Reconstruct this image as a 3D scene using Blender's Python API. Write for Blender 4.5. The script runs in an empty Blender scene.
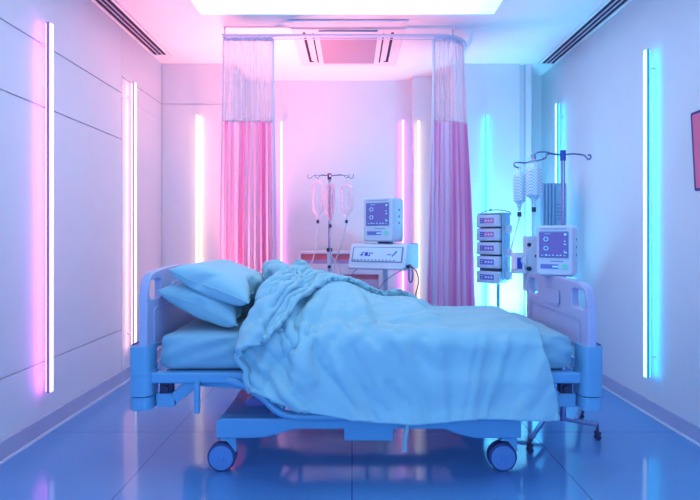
import bpy, bmesh, math, random, base64, zlib
from mathutils import Vector, Matrix
import numpy as np
random.seed(7)
PI = math.pi
sc = bpy.context.scene
C = sc.collection

# ---------------------------------------------------------------- camera
cam_d = bpy.data.cameras.new('camera')
cam = bpy.data.objects.new('camera', cam_d)
C.objects.link(cam)
cam.location = (0, 0, 1.169)
cam.rotation_euler = (PI/2, 0, 0)
cam_d.sensor_width = 36
cam_d.lens = 36*477/700
cam_d.shift_x = -2/700
cam_d.shift_y = -15/700
cam_d.clip_start = 0.02
sc.camera = cam
# ---------------------------------------------------------------- world, exposure
w = bpy.data.worlds.new('world'); sc.world = w; w.use_nodes = True
w.node_tree.nodes['Background'].inputs[0].default_value = (0.5, 0.5, 0.75, 1)
w.node_tree.nodes['Background'].inputs[1].default_value = 0.3
sc.view_settings.view_transform = 'Standard'
sc.view_settings.look = 'None'
sc.view_settings.gamma = 1
sc.view_settings.use_curve_mapping = False
sc.view_settings.exposure = 0.12
# ---------------------------------------------------------------- large lights
def area(name, loc, rot, sx, sy, col, power, spread=PI):
    l = bpy.data.lights.new(name, 'AREA'); l.shape = 'RECTANGLE'; l.size = sx; l.size_y = sy
    l.color = col; l.energy = power; l.spread = spread
    o = bpy.data.objects.new(name, l); C.objects.link(o)
    o.location = loc; o.rotation_euler = rot
    return o
# added low blue fill behind the camera, no fixture; tints bed and floor
area('added_blue_fill', (0.0, -1.3, 0.45), (math.radians(82), 0, 0), 3.0, 0.7, (0.18, 0.55, 1.0), 40)
# added lavender fill near the front wall, not a lamp of the room
area('added_lavender_fill', (0.0, -1.3, 2.0), (math.radians(95), 0, 0), 3.0, 0.9, (0.78, 0.86, 1.0), 16)
# added coral light without a fixture, turns ceiling and back wall pink
def aim(frm, to): return (Vector(to)-Vector(frm)).to_track_quat('-Z', 'Y').to_euler()
area('added_coral_fill', (-1.15, 4.1, 0.3), aim((-1.15, 4.1, .3), (-.55, 4.0, 2.8)), 0.5, 0.2, (1.0, 0.28, 0.24), 28, math.radians(75))
# added cyan light low behind the bed foot, colours the back wall
area('added_cyan_fill', (1.5, 4.1, 0.3), aim((1.5, 4.1, .3), (1.35, 4.54, 1.7)), 0.6, 0.2, (0.16, 0.78, 1.0), 34, math.radians(130))

# ---------------------------------------------------------------- materials
def srgb(r, g, b):
    f = lambda c: (c/255)/12.92 if c/255 <= .04045 else ((c/255+.055)/1.055)**2.4
    return (f(r), f(g), f(b))
MATS = {}
def mat(name, col, rough=.5, metal=0, emit=None, es=0, trans=0, alpha=1, bump=0, bscale=40, var=.04, vscale=6, coat=0, spec=.5, sheen=0):
    if name in MATS: return MATS[name]
    m = bpy.data.materials.new(name); m.use_nodes = True
    nt = m.node_tree; p = nt.nodes['Principled BSDF']
    tc = nt.nodes.new('ShaderNodeTexCoord')
    nz = nt.nodes.new('ShaderNodeTexNoise'); nz.inputs['Scale'].default_value = vscale; nz.inputs['Detail'].default_value = 2
    nt.links.new(tc.outputs['Object'], nz.inputs['Vector'])
    rp = nt.nodes.new('ShaderNodeValToRGB')
    lo = tuple(max(0, c*(1-var)) for c in col); hi = tuple(min(1, c*(1+var)) for c in col)
    rp.color_ramp.elements[0].position = .3; rp.color_ramp.elements[1].position = .7
    rp.color_ramp.elements[0].color = (*lo, 1); rp.color_ramp.elements[1].color = (*hi, 1)
    nt.links.new(nz.outputs['Fac'], rp.inputs['Fac'])
    nt.links.new(rp.outputs['Color'], p.inputs['Base Color'])
    p.inputs['Roughness'].default_value = rough; p.inputs['Metallic'].default_value = metal
    p.inputs['Transmission Weight'].default_value = trans; p.inputs['Alpha'].default_value = alpha
    p.inputs['Coat Weight'].default_value = coat; p.inputs['Coat Roughness'].default_value = .1
    p.inputs['Specular IOR Level'].default_value = spec
    p.inputs['Sheen Weight'].default_value = sheen
    if emit:
        p.inputs['Emission Color'].default_value = (*emit, 1); p.inputs['Emission Strength'].default_value = es
    if bump:
        n2 = nt.nodes.new('ShaderNodeTexNoise'); n2.inputs['Scale'].default_value = bscale; n2.inputs['Detail'].default_value = 3
        nt.links.new(tc.outputs['Object'], n2.inputs['Vector'])
        b = nt.nodes.new('ShaderNodeBump'); b.inputs['Strength'].default_value = bump; b.inputs['Distance'].default_value = .01
        nt.links.new(n2.outputs['Fac'], b.inputs['Height']); nt.links.new(b.outputs['Normal'], p.inputs['Normal'])
    MATS[name] = m
    return m
WALL = mat('painted_wall', srgb(222, 222, 236), .55, bump=.02, var=.01)
CEIL = mat('ceiling_paint', srgb(232, 226, 238), .6, var=.01)
SKIRT = mat('skirting', srgb(178, 180, 214), .35)
SKIRTGLINT = mat('skirting_glint', srgb(225, 225, 245), .3)
WHITE = mat('white_plastic', srgb(226, 230, 244), .35, coat=.2)
BEDP = mat('bed_plastic', srgb(168, 178, 222), .38, coat=.15)
BEDB = mat('bed_bumper', srgb(104, 168, 214), .4, coat=.1)
BEDM = mat('bed_frame_paint', srgb(98, 164, 214), .35, coat=.2)
BEDV = mat('lift_paint', srgb(110, 110, 190), .35)
DARK = mat('dark_plastic', srgb(36, 40, 84), .4)
CHROME = mat('chrome', srgb(150, 160, 205), .2, metal=.9)
CHROMED = mat('dark_chrome', srgb(120, 128, 175), .25, metal=.8)
RUB = mat('rubber', srgb(44, 66, 128), .6)
HUBM = mat('wheel_disc', srgb(92, 140, 205), .4)
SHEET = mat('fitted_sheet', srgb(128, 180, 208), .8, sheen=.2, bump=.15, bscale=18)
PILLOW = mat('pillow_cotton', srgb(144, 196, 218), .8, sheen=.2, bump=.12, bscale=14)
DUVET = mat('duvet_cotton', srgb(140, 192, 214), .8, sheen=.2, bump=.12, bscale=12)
DEV = mat('device_plastic', srgb(198, 210, 234), .4, coat=.15)
DEVL = mat('device_panel', srgb(196, 218, 242), .4)
DEVD = mat('device_trim', srgb(110, 130, 180), .4)
SCR = mat('screen_glass', srgb(100, 92, 170), .15, emit=srgb(118, 108, 185), es=.2)
MARK = mat('screen_marks', srgb(150, 230, 245), .4, emit=srgb(130, 220, 245), es=.3)
MARKB = mat('panel_print', srgb(50, 70, 190), .5)
MARKG = mat('green_button', srgb(120, 225, 205), .4)
REDM = mat('red_led', srgb(240, 90, 90), .4, emit=srgb(240, 80, 80), es=.5)
CABLE = mat('grey_cable', srgb(140, 145, 190), .5)
CABLER = mat('dark_red_cable', srgb(130, 60, 80), .5)
CABW = mat('cabinet_white', srgb(222, 214, 234), .4)
CABP = mat('cabinet_coral', srgb(236, 120, 140), .5)
VENTD = mat('vent_dark', srgb(26, 10, 56), .6)
VENTB = mat('vent_blade', srgb(225, 205, 240), .3)
SPINE = mat('lamp_housing', srgb(200, 160, 200), .4)
TOWER = mat('tower_panel', srgb(130, 175, 215), .4)

def edge_clear(name, col, lo=.12, hi=.8):
    m = bpy.data.materials.new(name); m.use_nodes = True; nt = m.node_tree
    p = nt.nodes['Principled BSDF']; p.inputs['Base Color'].default_value = (*col, 1); p.inputs['Roughness'].default_value = .15
    lw = nt.nodes.new('ShaderNodeLayerWeight'); lw.inputs['Blend'].default_value = .45
    mr = nt.nodes.new('ShaderNodeMapRange'); mr.inputs['To Min'].default_value = lo; mr.inputs['To Max'].default_value = hi
    nt.links.new(lw.outputs['Facing'], mr.inputs['Value']); nt.links.new(mr.outputs['Result'], p.inputs['Alpha'])
    MATS[name] = m; return m
CLEARP = edge_clear('clear_bottle_rose', srgb(250, 205, 235), .10, .75)
CLEARB = edge_clear('clear_bottle_white', srgb(225, 240, 255), .35, .9)
TUBEC = edge_clear('clear_tubing', srgb(235, 225, 250), .45, .9)
# hatched liquid bag (printed scale on the right-hand bottles)
def hatch():
    m = mat('hatched_bottle', srgb(205, 215, 245), .3, alpha=.85); nt = m.node_tree; p = nt.nodes['Principled BSDF']
    tc = nt.nodes.new('ShaderNodeTexCoord'); ck = nt.nodes.new('ShaderNodeTexChecker'); ck.inputs['Scale'].default_value = 110
    ck.inputs['Color1'].default_value = (*srgb(235, 245, 255), 1); ck.inputs['Color2'].default_value = (*srgb(150, 200, 235), 1)
    nt.links.new(tc.outputs['Object'], ck.inputs['Vector']); nt.links.new(ck.outputs['Color'], p.inputs['Base Color']); return m
HATCH = hatch()
def cloth_mat(name, c1, c2, transl=.45, scale=9.0):
    m = bpy.data.materials.new(name); m.use_nodes = True; nt = m.node_tree
    p = nt.nodes['Principled BSDF']; p.inputs['Roughness'].default_value = .8
    out = nt.nodes['Material Output']
    tc = nt.nodes.new('ShaderNodeTexCoord'); wv = nt.nodes.new('ShaderNodeTexNoise')
    mp = nt.nodes.new('ShaderNodeMapping'); mp.inputs['Scale'].default_value = (scale, scale, .02)
    wv.inputs['Scale'].default_value = 3.0; wv.inputs['Detail'].default_value = 1
    rp = nt.nodes.new('ShaderNodeValToRGB'); rp.color_ramp.elements[0].position = .4; rp.color_ramp.elements[1].position = .62
    rp.color_ramp.elements[0].color = (*c1, 1); rp.color_ramp.elements[1].color = (*c2, 1)
    nt.links.new(tc.outputs['Object'], mp.inputs['Vector']); nt.links.new(mp.outputs['Vector'], wv.inputs['Vector'])
    nt.links.new(wv.outputs['Fac'], rp.inputs['Fac']); nt.links.new(rp.outputs['Color'], p.inputs['Base Color'])
    tr = nt.nodes.new('ShaderNodeBsdfTranslucent'); nt.links.new(rp.outputs['Color'], tr.inputs['Color'])
    mx = nt.nodes.new('ShaderNodeMixShader'); mx.inputs[0].default_value = transl
    nt.links.new(p.outputs[0], mx.inputs[1]); nt.links.new(tr.outputs[0], mx.inputs[2]); nt.links.new(mx.outputs[0], out.inputs['Surface'])
    MATS[name] = m; return m
CURT = cloth_mat('pink_curtain', srgb(242, 156, 212), srgb(244, 220, 244), .55, 5.0)  # pale vertical streaks paint in the light on the folds
def net_mat():
    m = bpy.data.materials.new('curtain_net'); m.use_nodes = True; nt = m.node_tree
    p = nt.nodes['Principled BSDF']; p.inputs['Base Color'].default_value = (*srgb(240, 205, 228), 1); p.inputs['Roughness'].default_value = .8
    tc = nt.nodes.new('ShaderNodeTexCoord'); nz = nt.nodes.new('ShaderNodeTexNoise'); mp = nt.nodes.new('ShaderNodeMapping')
    mp.inputs['Scale'].default_value = (30, 30, .3); nz.inputs['Scale'].default_value = 1.5
    mr = nt.nodes.new('ShaderNodeMapRange'); mr.inputs['From Min'].default_value = .3; mr.inputs['From Max'].default_value = .7
    mr.inputs['To Min'].default_value = .38; mr.inputs['To Max'].default_value = .6
    nt.links.new(tc.outputs['Object'], mp.inputs['Vector']); nt.links.new(mp.outputs['Vector'], nz.inputs['Vector'])
    nt.links.new(nz.outputs['Fac'], mr.inputs['Value']); nt.links.new(mr.outputs['Result'], p.inputs['Alpha'])
    MATS['net'] = m; return m
NET = net_mat()
def floor_mat():
    m = bpy.data.materials.new('glossy_floor'); m.use_nodes = True; nt = m.node_tree
    p = nt.nodes['Principled BSDF']
    tc = nt.nodes.new('ShaderNodeTexCoord'); mp = nt.nodes.new('ShaderNodeMapping')
    mp.inputs['Location'].default_value = (1.06, .35, 0)
    br = nt.nodes.new('ShaderNodeTexBrick'); br.offset = 0
    br.inputs['Scale'].default_value = 1; br.inputs['Mortar Size'].default_value = .003; br.inputs['Brick Width'].default_value = 1.06; br.inputs['Row Height'].default_value = 1.06
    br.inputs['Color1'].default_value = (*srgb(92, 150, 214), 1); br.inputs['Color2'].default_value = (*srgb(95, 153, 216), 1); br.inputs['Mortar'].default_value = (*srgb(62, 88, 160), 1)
    nt.links.new(tc.outputs['Object'], mp.inputs['Vector']); nt.links.new(mp.outputs['Vector'], br.inputs['Vector'])
    nt.links.new(br.outputs['Color'], p.inputs['Base Color'])
    nz = nt.nodes.new('ShaderNodeTexNoise'); nz.inputs['Scale'].default_value = 3; nz.inputs['Detail'].default_value = 3
    nt.links.new(tc.outputs['Object'], nz.inputs['Vector'])
    mr = nt.nodes.new('ShaderNodeMapRange'); mr.inputs['To Min'].default_value = .07; mr.inputs['To Max'].default_value = .13
    nt.links.new(nz.outputs['Fac'], mr.inputs['Value']); nt.links.new(mr.outputs['Result'], p.inputs['Roughness'])
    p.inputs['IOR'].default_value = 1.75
    return m
FLOOR = floor_mat()

# ---------------------------------------------------------------- mesh helpers
class MB:
    def __init__(s): s.b = bmesh.new()
    def box(s, x0, x1, y0, y1, z0, z1, M=None):
        r = bmesh.ops.create_cube(s.b, size=1)
        T = Matrix.Translation(((x0+x1)/2, (y0+y1)/2, (z0+z1)/2)) @ Matrix.Diagonal((abs(x1-x0), abs(y1-y0), abs(z1-z0), 1))
        if M is not None: T = M @ T
        bmesh.ops.transform(s.b, matrix=T, verts=r['verts']); return s
    def bar(s, p0, p1, w, h, up=(0, 0, 1)):
        p0 = Vector(p0); p1 = Vector(p1); d = (p1-p0); L = d.length; z = d.normalized(); u = Vector(up)
        x = u.cross(z).normalized(); y = z.cross(x)
        M = Matrix((x, y, z)).transposed().to_4x4(); M.translation = (p0+p1)/2
        r = bmesh.ops.create_cube(s.b, size=1)
        bmesh.ops.transform(s.b, matrix=M @ Matrix.Diagonal((w, h, L, 1)), verts=r['verts']); return s
    def cyl(s, p0, p1, r, r2=None, n=20):
        p0 = Vector(p0); p1 = Vector(p1); d = p1-p0
        q = bmesh.ops.create_cone(s.b, cap_ends=True, segments=n, radius1=r, radius2=r if r2 is None else r2, depth=d.length)
        M = d.to_track_quat('Z', 'Y').to_matrix().to_4x4(); M.translation = (p0+p1)/2
        bmesh.ops.transform(s.b, matrix=M, verts=q['verts']); return s
    def ball(s, p, r, sc3=(1, 1, 1)):
        q = bmesh.ops.create_uvsphere(s.b, u_segments=16, v_segments=10, radius=r)
        bmesh.ops.transform(s.b, matrix=Matrix.Translation(p) @ Matrix.Diagonal((*sc3, 1)), verts=q['verts']); return s
    def tube(s, pts, r, n=10, smooth=0):
        P = [Vector(p) for p in pts]
        if smooth:
            Q = []
            for i in range(len(P)-1):
                a = P[max(i-1, 0)]; b_ = P[i]; c = P[i+1]; d = P[min(i+2, len(P)-1)]
                for k in range(smooth):
                    t = k/smooth
                    Q.append(.5*((2*b_)+(c-a)*t+(2*a-5*b_+4*c-d)*t*t+(-a+3*b_-3*c+d)*t**3))
            Q.append(P[-1]); P = Q
        rings = []; nrm = None
        for i, p in enumerate(P):
            t = (P[min(i+1, len(P)-1)]-P[max(i-1, 0)]).normalized()
            if nrm is None:
                nrm = t.orthogonal().normalized()
            nrm = (nrm-t*nrm.dot(t)).normalized(); bi = t.cross(nrm)
            rings.append([s.b.verts.new(p+(nrm*math.cos(2*PI*k/n)+bi*math.sin(2*PI*k/n))*r) for k in range(n)])
        for a, c in zip(rings, rings[1:]):
            for k in range(n): s.b.faces.new((a[k], a[(k+1) % n], c[(k+1) % n], c[k]))
        s.b.faces.new(rings[0][::-1]); s.b.faces.new(rings[-1]); return s
    def lathe(s, prof, c=(0, 0, 0), n=20):
        rings = []
        for r, z in prof:
            rings.append([s.b.verts.new((c[0]+r*math.cos(2*PI*k/n), c[1]+r*math.sin(2*PI*k/n), c[2]+z)) for k in range(n)])
        for a, d in zip(rings, rings[1:]):
            for k in range(n): s.b.faces.new((a[k], a[(k+1) % n], d[(k+1) % n], d[k]))
        s.b.faces.new(rings[0][::-1]); s.b.faces.new(rings[-1]); return s
    def prism(s, loops, axis, a0, a1):
        """loops: outline then holes, 2D points; axis: extruded along 'x','y' or 'z' from a0 to a1"""
        def mk(u, v, t): return {'x': (t, u, v), 'y': (u, t, v), 'z': (u, v, t)}[axis]
        es = []; alln = []
        for L in loops:
            vs = [s.b.verts.new(mk(u, v, a0)) for u, v in L]; alln += vs
            for i in range(len(vs)): es.append(s.b.edges.new((vs[i], vs[(i+1) % len(vs)])))
        r = bmesh.ops.triangle_fill(s.b, use_beauty=True, use_dissolve=False, edges=es)
        fs = [f for f in r['geom'] if isinstance(f, bmesh.types.BMFace)]
        e = bmesh.ops.extrude_face_region(s.b, geom=fs)
        vs = [g for g in e['geom'] if isinstance(g, bmesh.types.BMVert)]
        d = {'x': Vector((a1-a0, 0, 0)), 'y': Vector((0, a1-a0, 0)), 'z': Vector((0, 0, a1-a0))}[axis]
        bmesh.ops.translate(s.b, vec=d, verts=vs); return s
    def grid(s, f, nu, nv, close_u=False):
        V = [[s.b.verts.new(f(i/(nu), j/(nv))) for j in range(nv+1)] for i in range(nu+(0 if close_u else 1))]
        N = len(V)
        for i in range(nu):
            for j in range(nv):
                s.b.faces.new((V[i][j], V[(i+1) % N][j], V[(i+1) % N][j+1], V[i][j+1]))
        return s
    def build(s, name, m, parent=None, off=None, bevel=0, smooth=True, seg=3, angle=40, kind=None):
        bmesh.ops.recalc_face_normals(s.b, faces=s.b.faces[:])
        if off is not None: bmesh.ops.translate(s.b, vec=-Vector(off), verts=s.b.verts[:])
        me = bpy.data.meshes.new(name); s.b.to_mesh(me); s.b.free()
        o = bpy.data.objects.new(name, me); C.objects.link(o); me.materials.append(m)
        if smooth:
            for p in me.polygons: p.use_smooth = True
            me.set_sharp_from_angle(angle=math.radians(angle))
        if bevel:
            b = o.modifiers.new('bevel', 'BEVEL'); b.width = bevel; b.segments = seg; b.limit_method = 'ANGLE'; b.angle_limit = math.radians(35)
            b.harden_normals = True
        if parent: o.parent = parent
        if kind: o['kind'] = kind
        return o
def rrect(x0, x1, y0, y1, r, n=5):
    P = []
    for cx, cy, a in ((x1-r, y1-r, 0), (x0+r, y1-r, 90), (x0+r, y0+r, 180), (x1-r, y0+r, 270)):
        for k in range(n+1):
            t = math.radians(a+90*k/n); P.append((cx+r*math.cos(t), cy+r*math.sin(t)))
    return P
def thing(name, label, cat, loc=(0, 0, 0), rz=0, group=None):
    o = bpy.data.objects.new(name, None); C.objects.link(o); o.empty_display_size = .1
    o.location = loc; o.rotation_euler = (0, 0, rz); o['label'] = label; o['category'] = cat
    if group: o['group'] = group
    return o
def tag(o, label, cat, group=None):
    o['label'] = label; o['category'] = cat
    if group: o['group'] = group
    return o
def struct(name, mb, m, **k):
    o = mb.build(name, m, **k); o['kind'] = 'structure'; return o

# ---------------------------------------------------------------- room shell
XL, XR, YB, YF, H = -1.81, 1.94, 4.54, -1.7, 2.8
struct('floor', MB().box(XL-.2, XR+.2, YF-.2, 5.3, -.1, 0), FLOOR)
struct('ceiling', MB().box(XL-.2, XR+.2, YF-.2, 5.3, H, H+.1), CEIL)
# left wall: backing plus flush boards separated by shadow gaps
g = .0035
mb = MB().box(XL-.2, XL-.012, YF-.2, 5.3, 0, H)
for z0, z1 in ((0, .425), (.425, 1.92), (1.92, 2.285)):
    mb.box(XL-.012, XL, YF, 2.2, z0+g, z1-g); mb.box(XL-.012, XL, 2.212, 3.75-g, z0+g, z1-g)
mb.box(XL-.012, XL, YF, 3.75-g, 2.285+g, H)
mb.box(XL-.012, XL, 3.75+g, YB, 0, 2.285-.03)
mb.box(XL-.012, XL, 3.75-g, YB, 2.285-.03, 2.415-g); mb.box(XL-.012, XL, 3.75-g, YB, 2.415+g, H)
struct('wall_left', mb, WALL, bevel=.003, seg=2)
struct('wall_right', MB().box(XR, XR+.2, YF-.2, 5.3, 0, H), WALL)
struct('wall_front', MB().box(XL-.2, XR+.2, YF-.2, YF, 0, H), WALL)
mb = MB().box(XL-.2, XR+.2, 5.04, 5.3, 0, H)
struct('wall_back', mb, WALL)
# pilaster blocks stepping out of the back wall
mb = MB().box(XL, -1.12, YB, 5.04, 0, 2.415-g).box(XL, -1.12, YB, 5.04, 2.415+g, H).box(XL, -1.122, YB+.012, 5.04, 2.4, 2.43)
struct('wall_back_left', mb, WALL, bevel=.003, seg=2)
struct('wall_back_right', MB().box(.97, 1.60, YB, 5.04, 0, H), WALL, bevel=.004, seg=2)
struct('wall_back_middle', MB().box(.628, .97, 4.90, 5.04, 0, H), WALL, bevel=.004, seg=2)
struct('trim_1', MB().box(1.60, 1.655, YB+.05, 5.04, 0, H).box(1.655, 1.71, YB-.0, 5.04, 0, H), WALL, bevel=.004, seg=2)
struct('wall_back_niche', MB().box(1.71, XR, 4.88, 5.04, 0, H), WALL)
# skirtings; the bright reflected line is painted as a pale lip at the floor
mb = MB().box(XL, XL+.014, YF, YB, .012, .108)
b = struct('baseboard_left', mb, SKIRT, bevel=.003, seg=2)
MB().box(XL, XL+.022, YF, YB, 0, .012).build('edge_strip', SKIRTGLINT, b)
mb = MB().box(XR-.014, XR, YF, 4.88, .012, .10)
b = struct('baseboard_right', mb, SKIRT, bevel=.003, seg=2)
MB().box(XR-.022, XR, YF, 4.88, 0, .012).build('edge_strip', SKIRTGLINT, b)
struct('baseboard_back', MB().box(-1.11, .62, 5.026, 5.04, 0, .1).box(XL+.014, -1.12, 4.526, YB, 0, .1).box(.97, 1.6, 4.526, YB, 0, .1), SKIRT)
# ---------------------------------------------------------------- ceiling fittings
def panel_mat():
    m = bpy.data.materials.new('luminous_panel'); m.use_nodes = True; nt = m.node_tree
    p = nt.nodes['Principled BSDF']; p.inputs['Base Color'].default_value = (.8, .9, .95, 1)
    tc = nt.nodes.new('ShaderNodeTexCoord'); sp = nt.nodes.new('ShaderNodeSeparateXYZ'); ab = nt.nodes.new('ShaderNodeMath'); ab.operation = 'ABSOLUTE'
    nt.links.new(tc.outputs['Object'], sp.inputs[0]); nt.links.new(sp.outputs['X'], ab.inputs[0])
    rp = nt.nodes.new('ShaderNodeValToRGB'); e = rp.color_ramp.elements
    e[0].position = .35; e[0].color = (.66, .82, .80, 1); e[1].position = 1.0; e[1].color = (.16, .62, .72, 1)
    nt.links.new(ab.outputs[0], rp.inputs['Fac']); nt.links.new(rp.outputs['Color'], p.inputs['Emission Color'])
    p.inputs['Emission Strength'].default_value = PANEL_ES; return m
PANEL_ES = 2.3
t = thing('ceiling_light_panel', 'large glowing pale cyan light panel set in the ceiling above the bed', 'ceiling light', (-.035, 2.35, H))
MB().box(-1.07, 1.07, -1.14, 1.14, -.012, -.002).build('diffuser', panel_mat(), t)
fr = MB()
fr.box(-1.1, 1.1, 1.14, 1.17, -.02, 0).box(-1.1, 1.1, -1.17, -1.14, -.02, 0).box(-1.1, -1.07, -1.14, 1.14, -.02, 0).box(1.07, 1.1, -1.14, 1.14, -.02, 0)
fr.build('frame', CEIL, t, bevel=.004, seg=2)

t = thing('air_conditioner', 'square ceiling air conditioner cassette with a mesh grille, above the curtain rail', 'air conditioner', (-.03, 4.09, H))
mb = MB().prism([rrect(-.45, .45, -.475, .475, .02), rrect(-.30, .30, -.34, .34, .02)][:1], 'z', -.012, 0)
mb.build('fascia', mat('ac_plastic', srgb(226, 208, 222), .4), t, bevel=.004)
MB().box(-.46, .46, -.486, -.474, -.016, -.004).build('front_lip', DEVL, t, bevel=.003)
MB().box(-.235, .235, -.23, .39, -.018, -.010).build('grille', mat('ac_grille', srgb(176, 150, 186), .7, bump=.9, bscale=240, var=.25, vscale=160), t, bevel=.002)
for s_ in (-1, 1):
    MB().box(s_*.355-.011, s_*.355+.011, -.28, .36, -.0145, -.010).build('air_slot', VENTD, t)
    MB().box(s_*.285-.006, s_*.285+.006, -.26, .38, -.0145, -.010).build('seam', VENTD, t)
    MB().box(s_*.355-.011 if s_ < 0 else s_*.355-.03, s_*.355+.03 if s_ < 0 else s_*.355+.011, .352, .366, -.016, -.012).build('latch', VENTD, t)
MB().box(-.235, .235, -.325, -.295, -.0145, -.010).build('air_slot', mat('slot_blue', srgb(50, 100, 150), .5), t)
MB().box(-.235, .235, .41, .43, -.0145, -.010).build('air_slot', mat('slot_pale', srgb(205, 180, 205), .5), t)

def slot_diffuser(x0, x1, y0, y1, ndark, label):
    t = thing('ceiling_vent', label, 'vent', ((x0+x1)/2, (y0+y1)/2, H), 0, 'long slot vents along the ceiling edges')
    hw = (x1-x0)/2; hl = (y1-y0)/2
    f = MB().box(-hw, -hw+.026, -hl, hl, -.012, 0).box(hw-.026, hw, -hl, hl, -.012, 0).box(-hw+.026, hw-.026, hl-.035, hl, -.012, 0).box(-hw+.026, hw-.026, -hl, -hl+.035, -.012, 0)
    f.build('frame', CEIL, t, bevel=.003, seg=2)
    MB().box(-hw+.026, hw-.026, -hl+.035, hl-.035, -.003, 0).build('shade_slab', VENTD, t)  # dark slab on the solid ceiling, its colour stands for slot shade
    wI = 2*hw-.052
    for k in range(1, ndark):
        x = -hw+.026+wI*k/ndark
        MB().box(x-.0035, x+.0035, -hl+.035, hl-.035, -.012, -.003).build('blade', VENTB, t)
slot_diffuser(-1.805, -1.64, 1.6, 4.335, 3, 'dark slotted air vent running along the ceiling edge over the left panelled wall')
slot_diffuser(1.765, 1.935, 1.6, 4.555, 3, 'dark slotted air vent running along the ceiling edge over the right wall')

# ---------------------------------------------------------------- wall light bars
def light_bar(loc, rz, z0, z1, core, glow, gs, label, spine=None, cw=.014, group='vertical light bars on the walls'):
    """local +x points away from the wall"""
    t = thing('wall_light', label, 'wall light', loc, rz, group)
    MB().box(.046, .062, -.015, .015, z0, z1).build('housing', spine or SPINE, t, bevel=.002, seg=2)
    for zz in (z0+.13, z1-.13): MB().box(0, .047, -.005, .005, zz, zz+.012).build('bracket', WALL, t)
    MB().box(.062, .072, -cw, cw, z0+.004, z1-.004).build('diffuser', mat('lamp_core_%d_%d_%d' % tuple(int(c*255) for c in core), core, .4, emit=core, es=.95, var=0), t, bevel=.004)
    MB().box(.0425, .046, -.014, .014, z0+.01, z1-.01).build('glow_strip', mat('lamp_glow_%d_%d_%d_%d' % (*[int(c*255) for c in glow], gs), glow, .4, emit=glow, es=gs*1.25, var=0), t)
W_ = srgb
Wc = srgb(236, 236, 255)
light_bar((XL, 2.767, 0), 0, .255, 2.40, Wc, srgb(232, 110, 235), 7, 'long light bar on the left panelled wall nearest the viewer, glowing violet pink', mat('spine_l', srgb(190, 130, 200), .4))
light_bar((XL, 3.84, 0), 0, .24, 2.40, srgb(255, 250, 246), srgb(255, 190, 180), 4, 'long light bar on the left wall close to the headboard, with warm peach glow', mat('spine_b', srgb(215, 180, 195), .4))
light_bar((-1.452, YB, 0), -PI/2, .24, 2.30, srgb(250, 244, 228), srgb(255, 215, 160), 4, 'warm yellowish light bar on the back wall left of the left curtain', mat('spine_y', srgb(235, 205, 190), .4), cw=.011)
light_bar((-.735, 5.04, 0), -PI/2, .24, 2.36, srgb(238, 228, 255), srgb(240, 140, 215), 3.5, 'pink light bar on the back wall just right of the left curtain', cw=.011)
light_bar((.53, 5.04, 0), -PI/2, .24, 2.37, srgb(240, 232, 255), srgb(240, 130, 225), 4, 'violet pink light bar on the back wall behind the ventilator', cw=.011)
light_bar((.675, 4.90, 0), -PI/2, .24, 2.33, srgb(252, 246, 232), srgb(255, 200, 160), 3, 'cream yellow light bar on the wall step between ventilator and right curtain', mat('spine_y', srgb(235, 205, 190), .4), cw=.011)
CY = srgb(20, 190, 245)
light_bar((1.272, YB, 0), -PI/2, .24, 2.30, srgb(120, 232, 250), CY, 5.5, 'thin cyan light bar on the back wall between right curtain and wall corner', mat('spine_c', srgb(110, 190, 225), .4), cw=.011)
light_bar((XR, 4.38, 0), PI, .24, 2.38, srgb(205, 244, 255), CY, 5.5, 'far cyan light bar on the right wall behind the bottle hooks', mat('spine_c', srgb(110, 190, 225), .4))
light_bar((XR, 3.049, 0), PI, .255, 2.355, srgb(222, 246, 255), CY, 5, 'near cyan light bar on the right wall beside the television', mat('spine_c', srgb(110, 190, 225), .4))

# television on the right wall (only its far edge is in view)
t = thing('television', 'dark framed television with pink reflection painted on its screen, on the right wall', 'television', (XR-.035, 2.235, 1.625), 0)
t.rotation_euler = (0, math.radians(-3), 0)
MB().prism([rrect(-.385, .385, -.215, .215, .012)], 'x', -.035, .01).build('casing', mat('tv_frame', srgb(52, 52, 130), .3), t, bevel=.004)
MB().prism([rrect(-.368, .368, -.2, .2, .006)], 'x', -.038, -.034).build('screen', mat('tv_screen_reflection', srgb(180, 95, 135), .12, emit=srgb(190, 95, 130), es=.3), t)  # pink reflection put into the screen's colour and emission
MB().box(.0, .034, -.1, .1, -.08, .08).build('bracket', DARK, t)

# ---------------------------------------------------------------- curtains and rail
def rail_path():
    P = [(-1.02, 3.75, 2.735), (-.4, 3.75, 2.735), (.3, 3.75, 2.735), (.70, 3.75, 2.735)]
    for k in range(1, 9):
        a = k/8*PI/2; P.append((.70+.24*math.sin(a), 3.75+.24*(1-math.cos(a)), 2.735))
    P.append((.94, 4.52, 2.735))
    return P
t = thing('curtain_rail', 'white curved curtain rail hung under the ceiling around the bed space', 'curtain rail', (0, 3.75, 2.735))
RAILM = mat('rail_white', srgb(200, 204, 236), .3, coat=.3)
MB().tube(rail_path(), .013, 10).build('track', RAILM, t, off=t.location)
for x, y in ((-1.0, 3.75), (.80, 3.785), (.94, 4.3)):
    MB().cyl((x, y, 2.74), (x, y, H), .006).build('hanger', RAILM, t, off=t.location)
fr = MB().tube([(-.614, 3.73, .02), (-.614, 3.73, 2.70), (.634, 3.73, 2.70), (.634, 3.73, .02)], .008, 8)
fr.build('portal_bar', RAILM, t, off=t.location)

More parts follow.
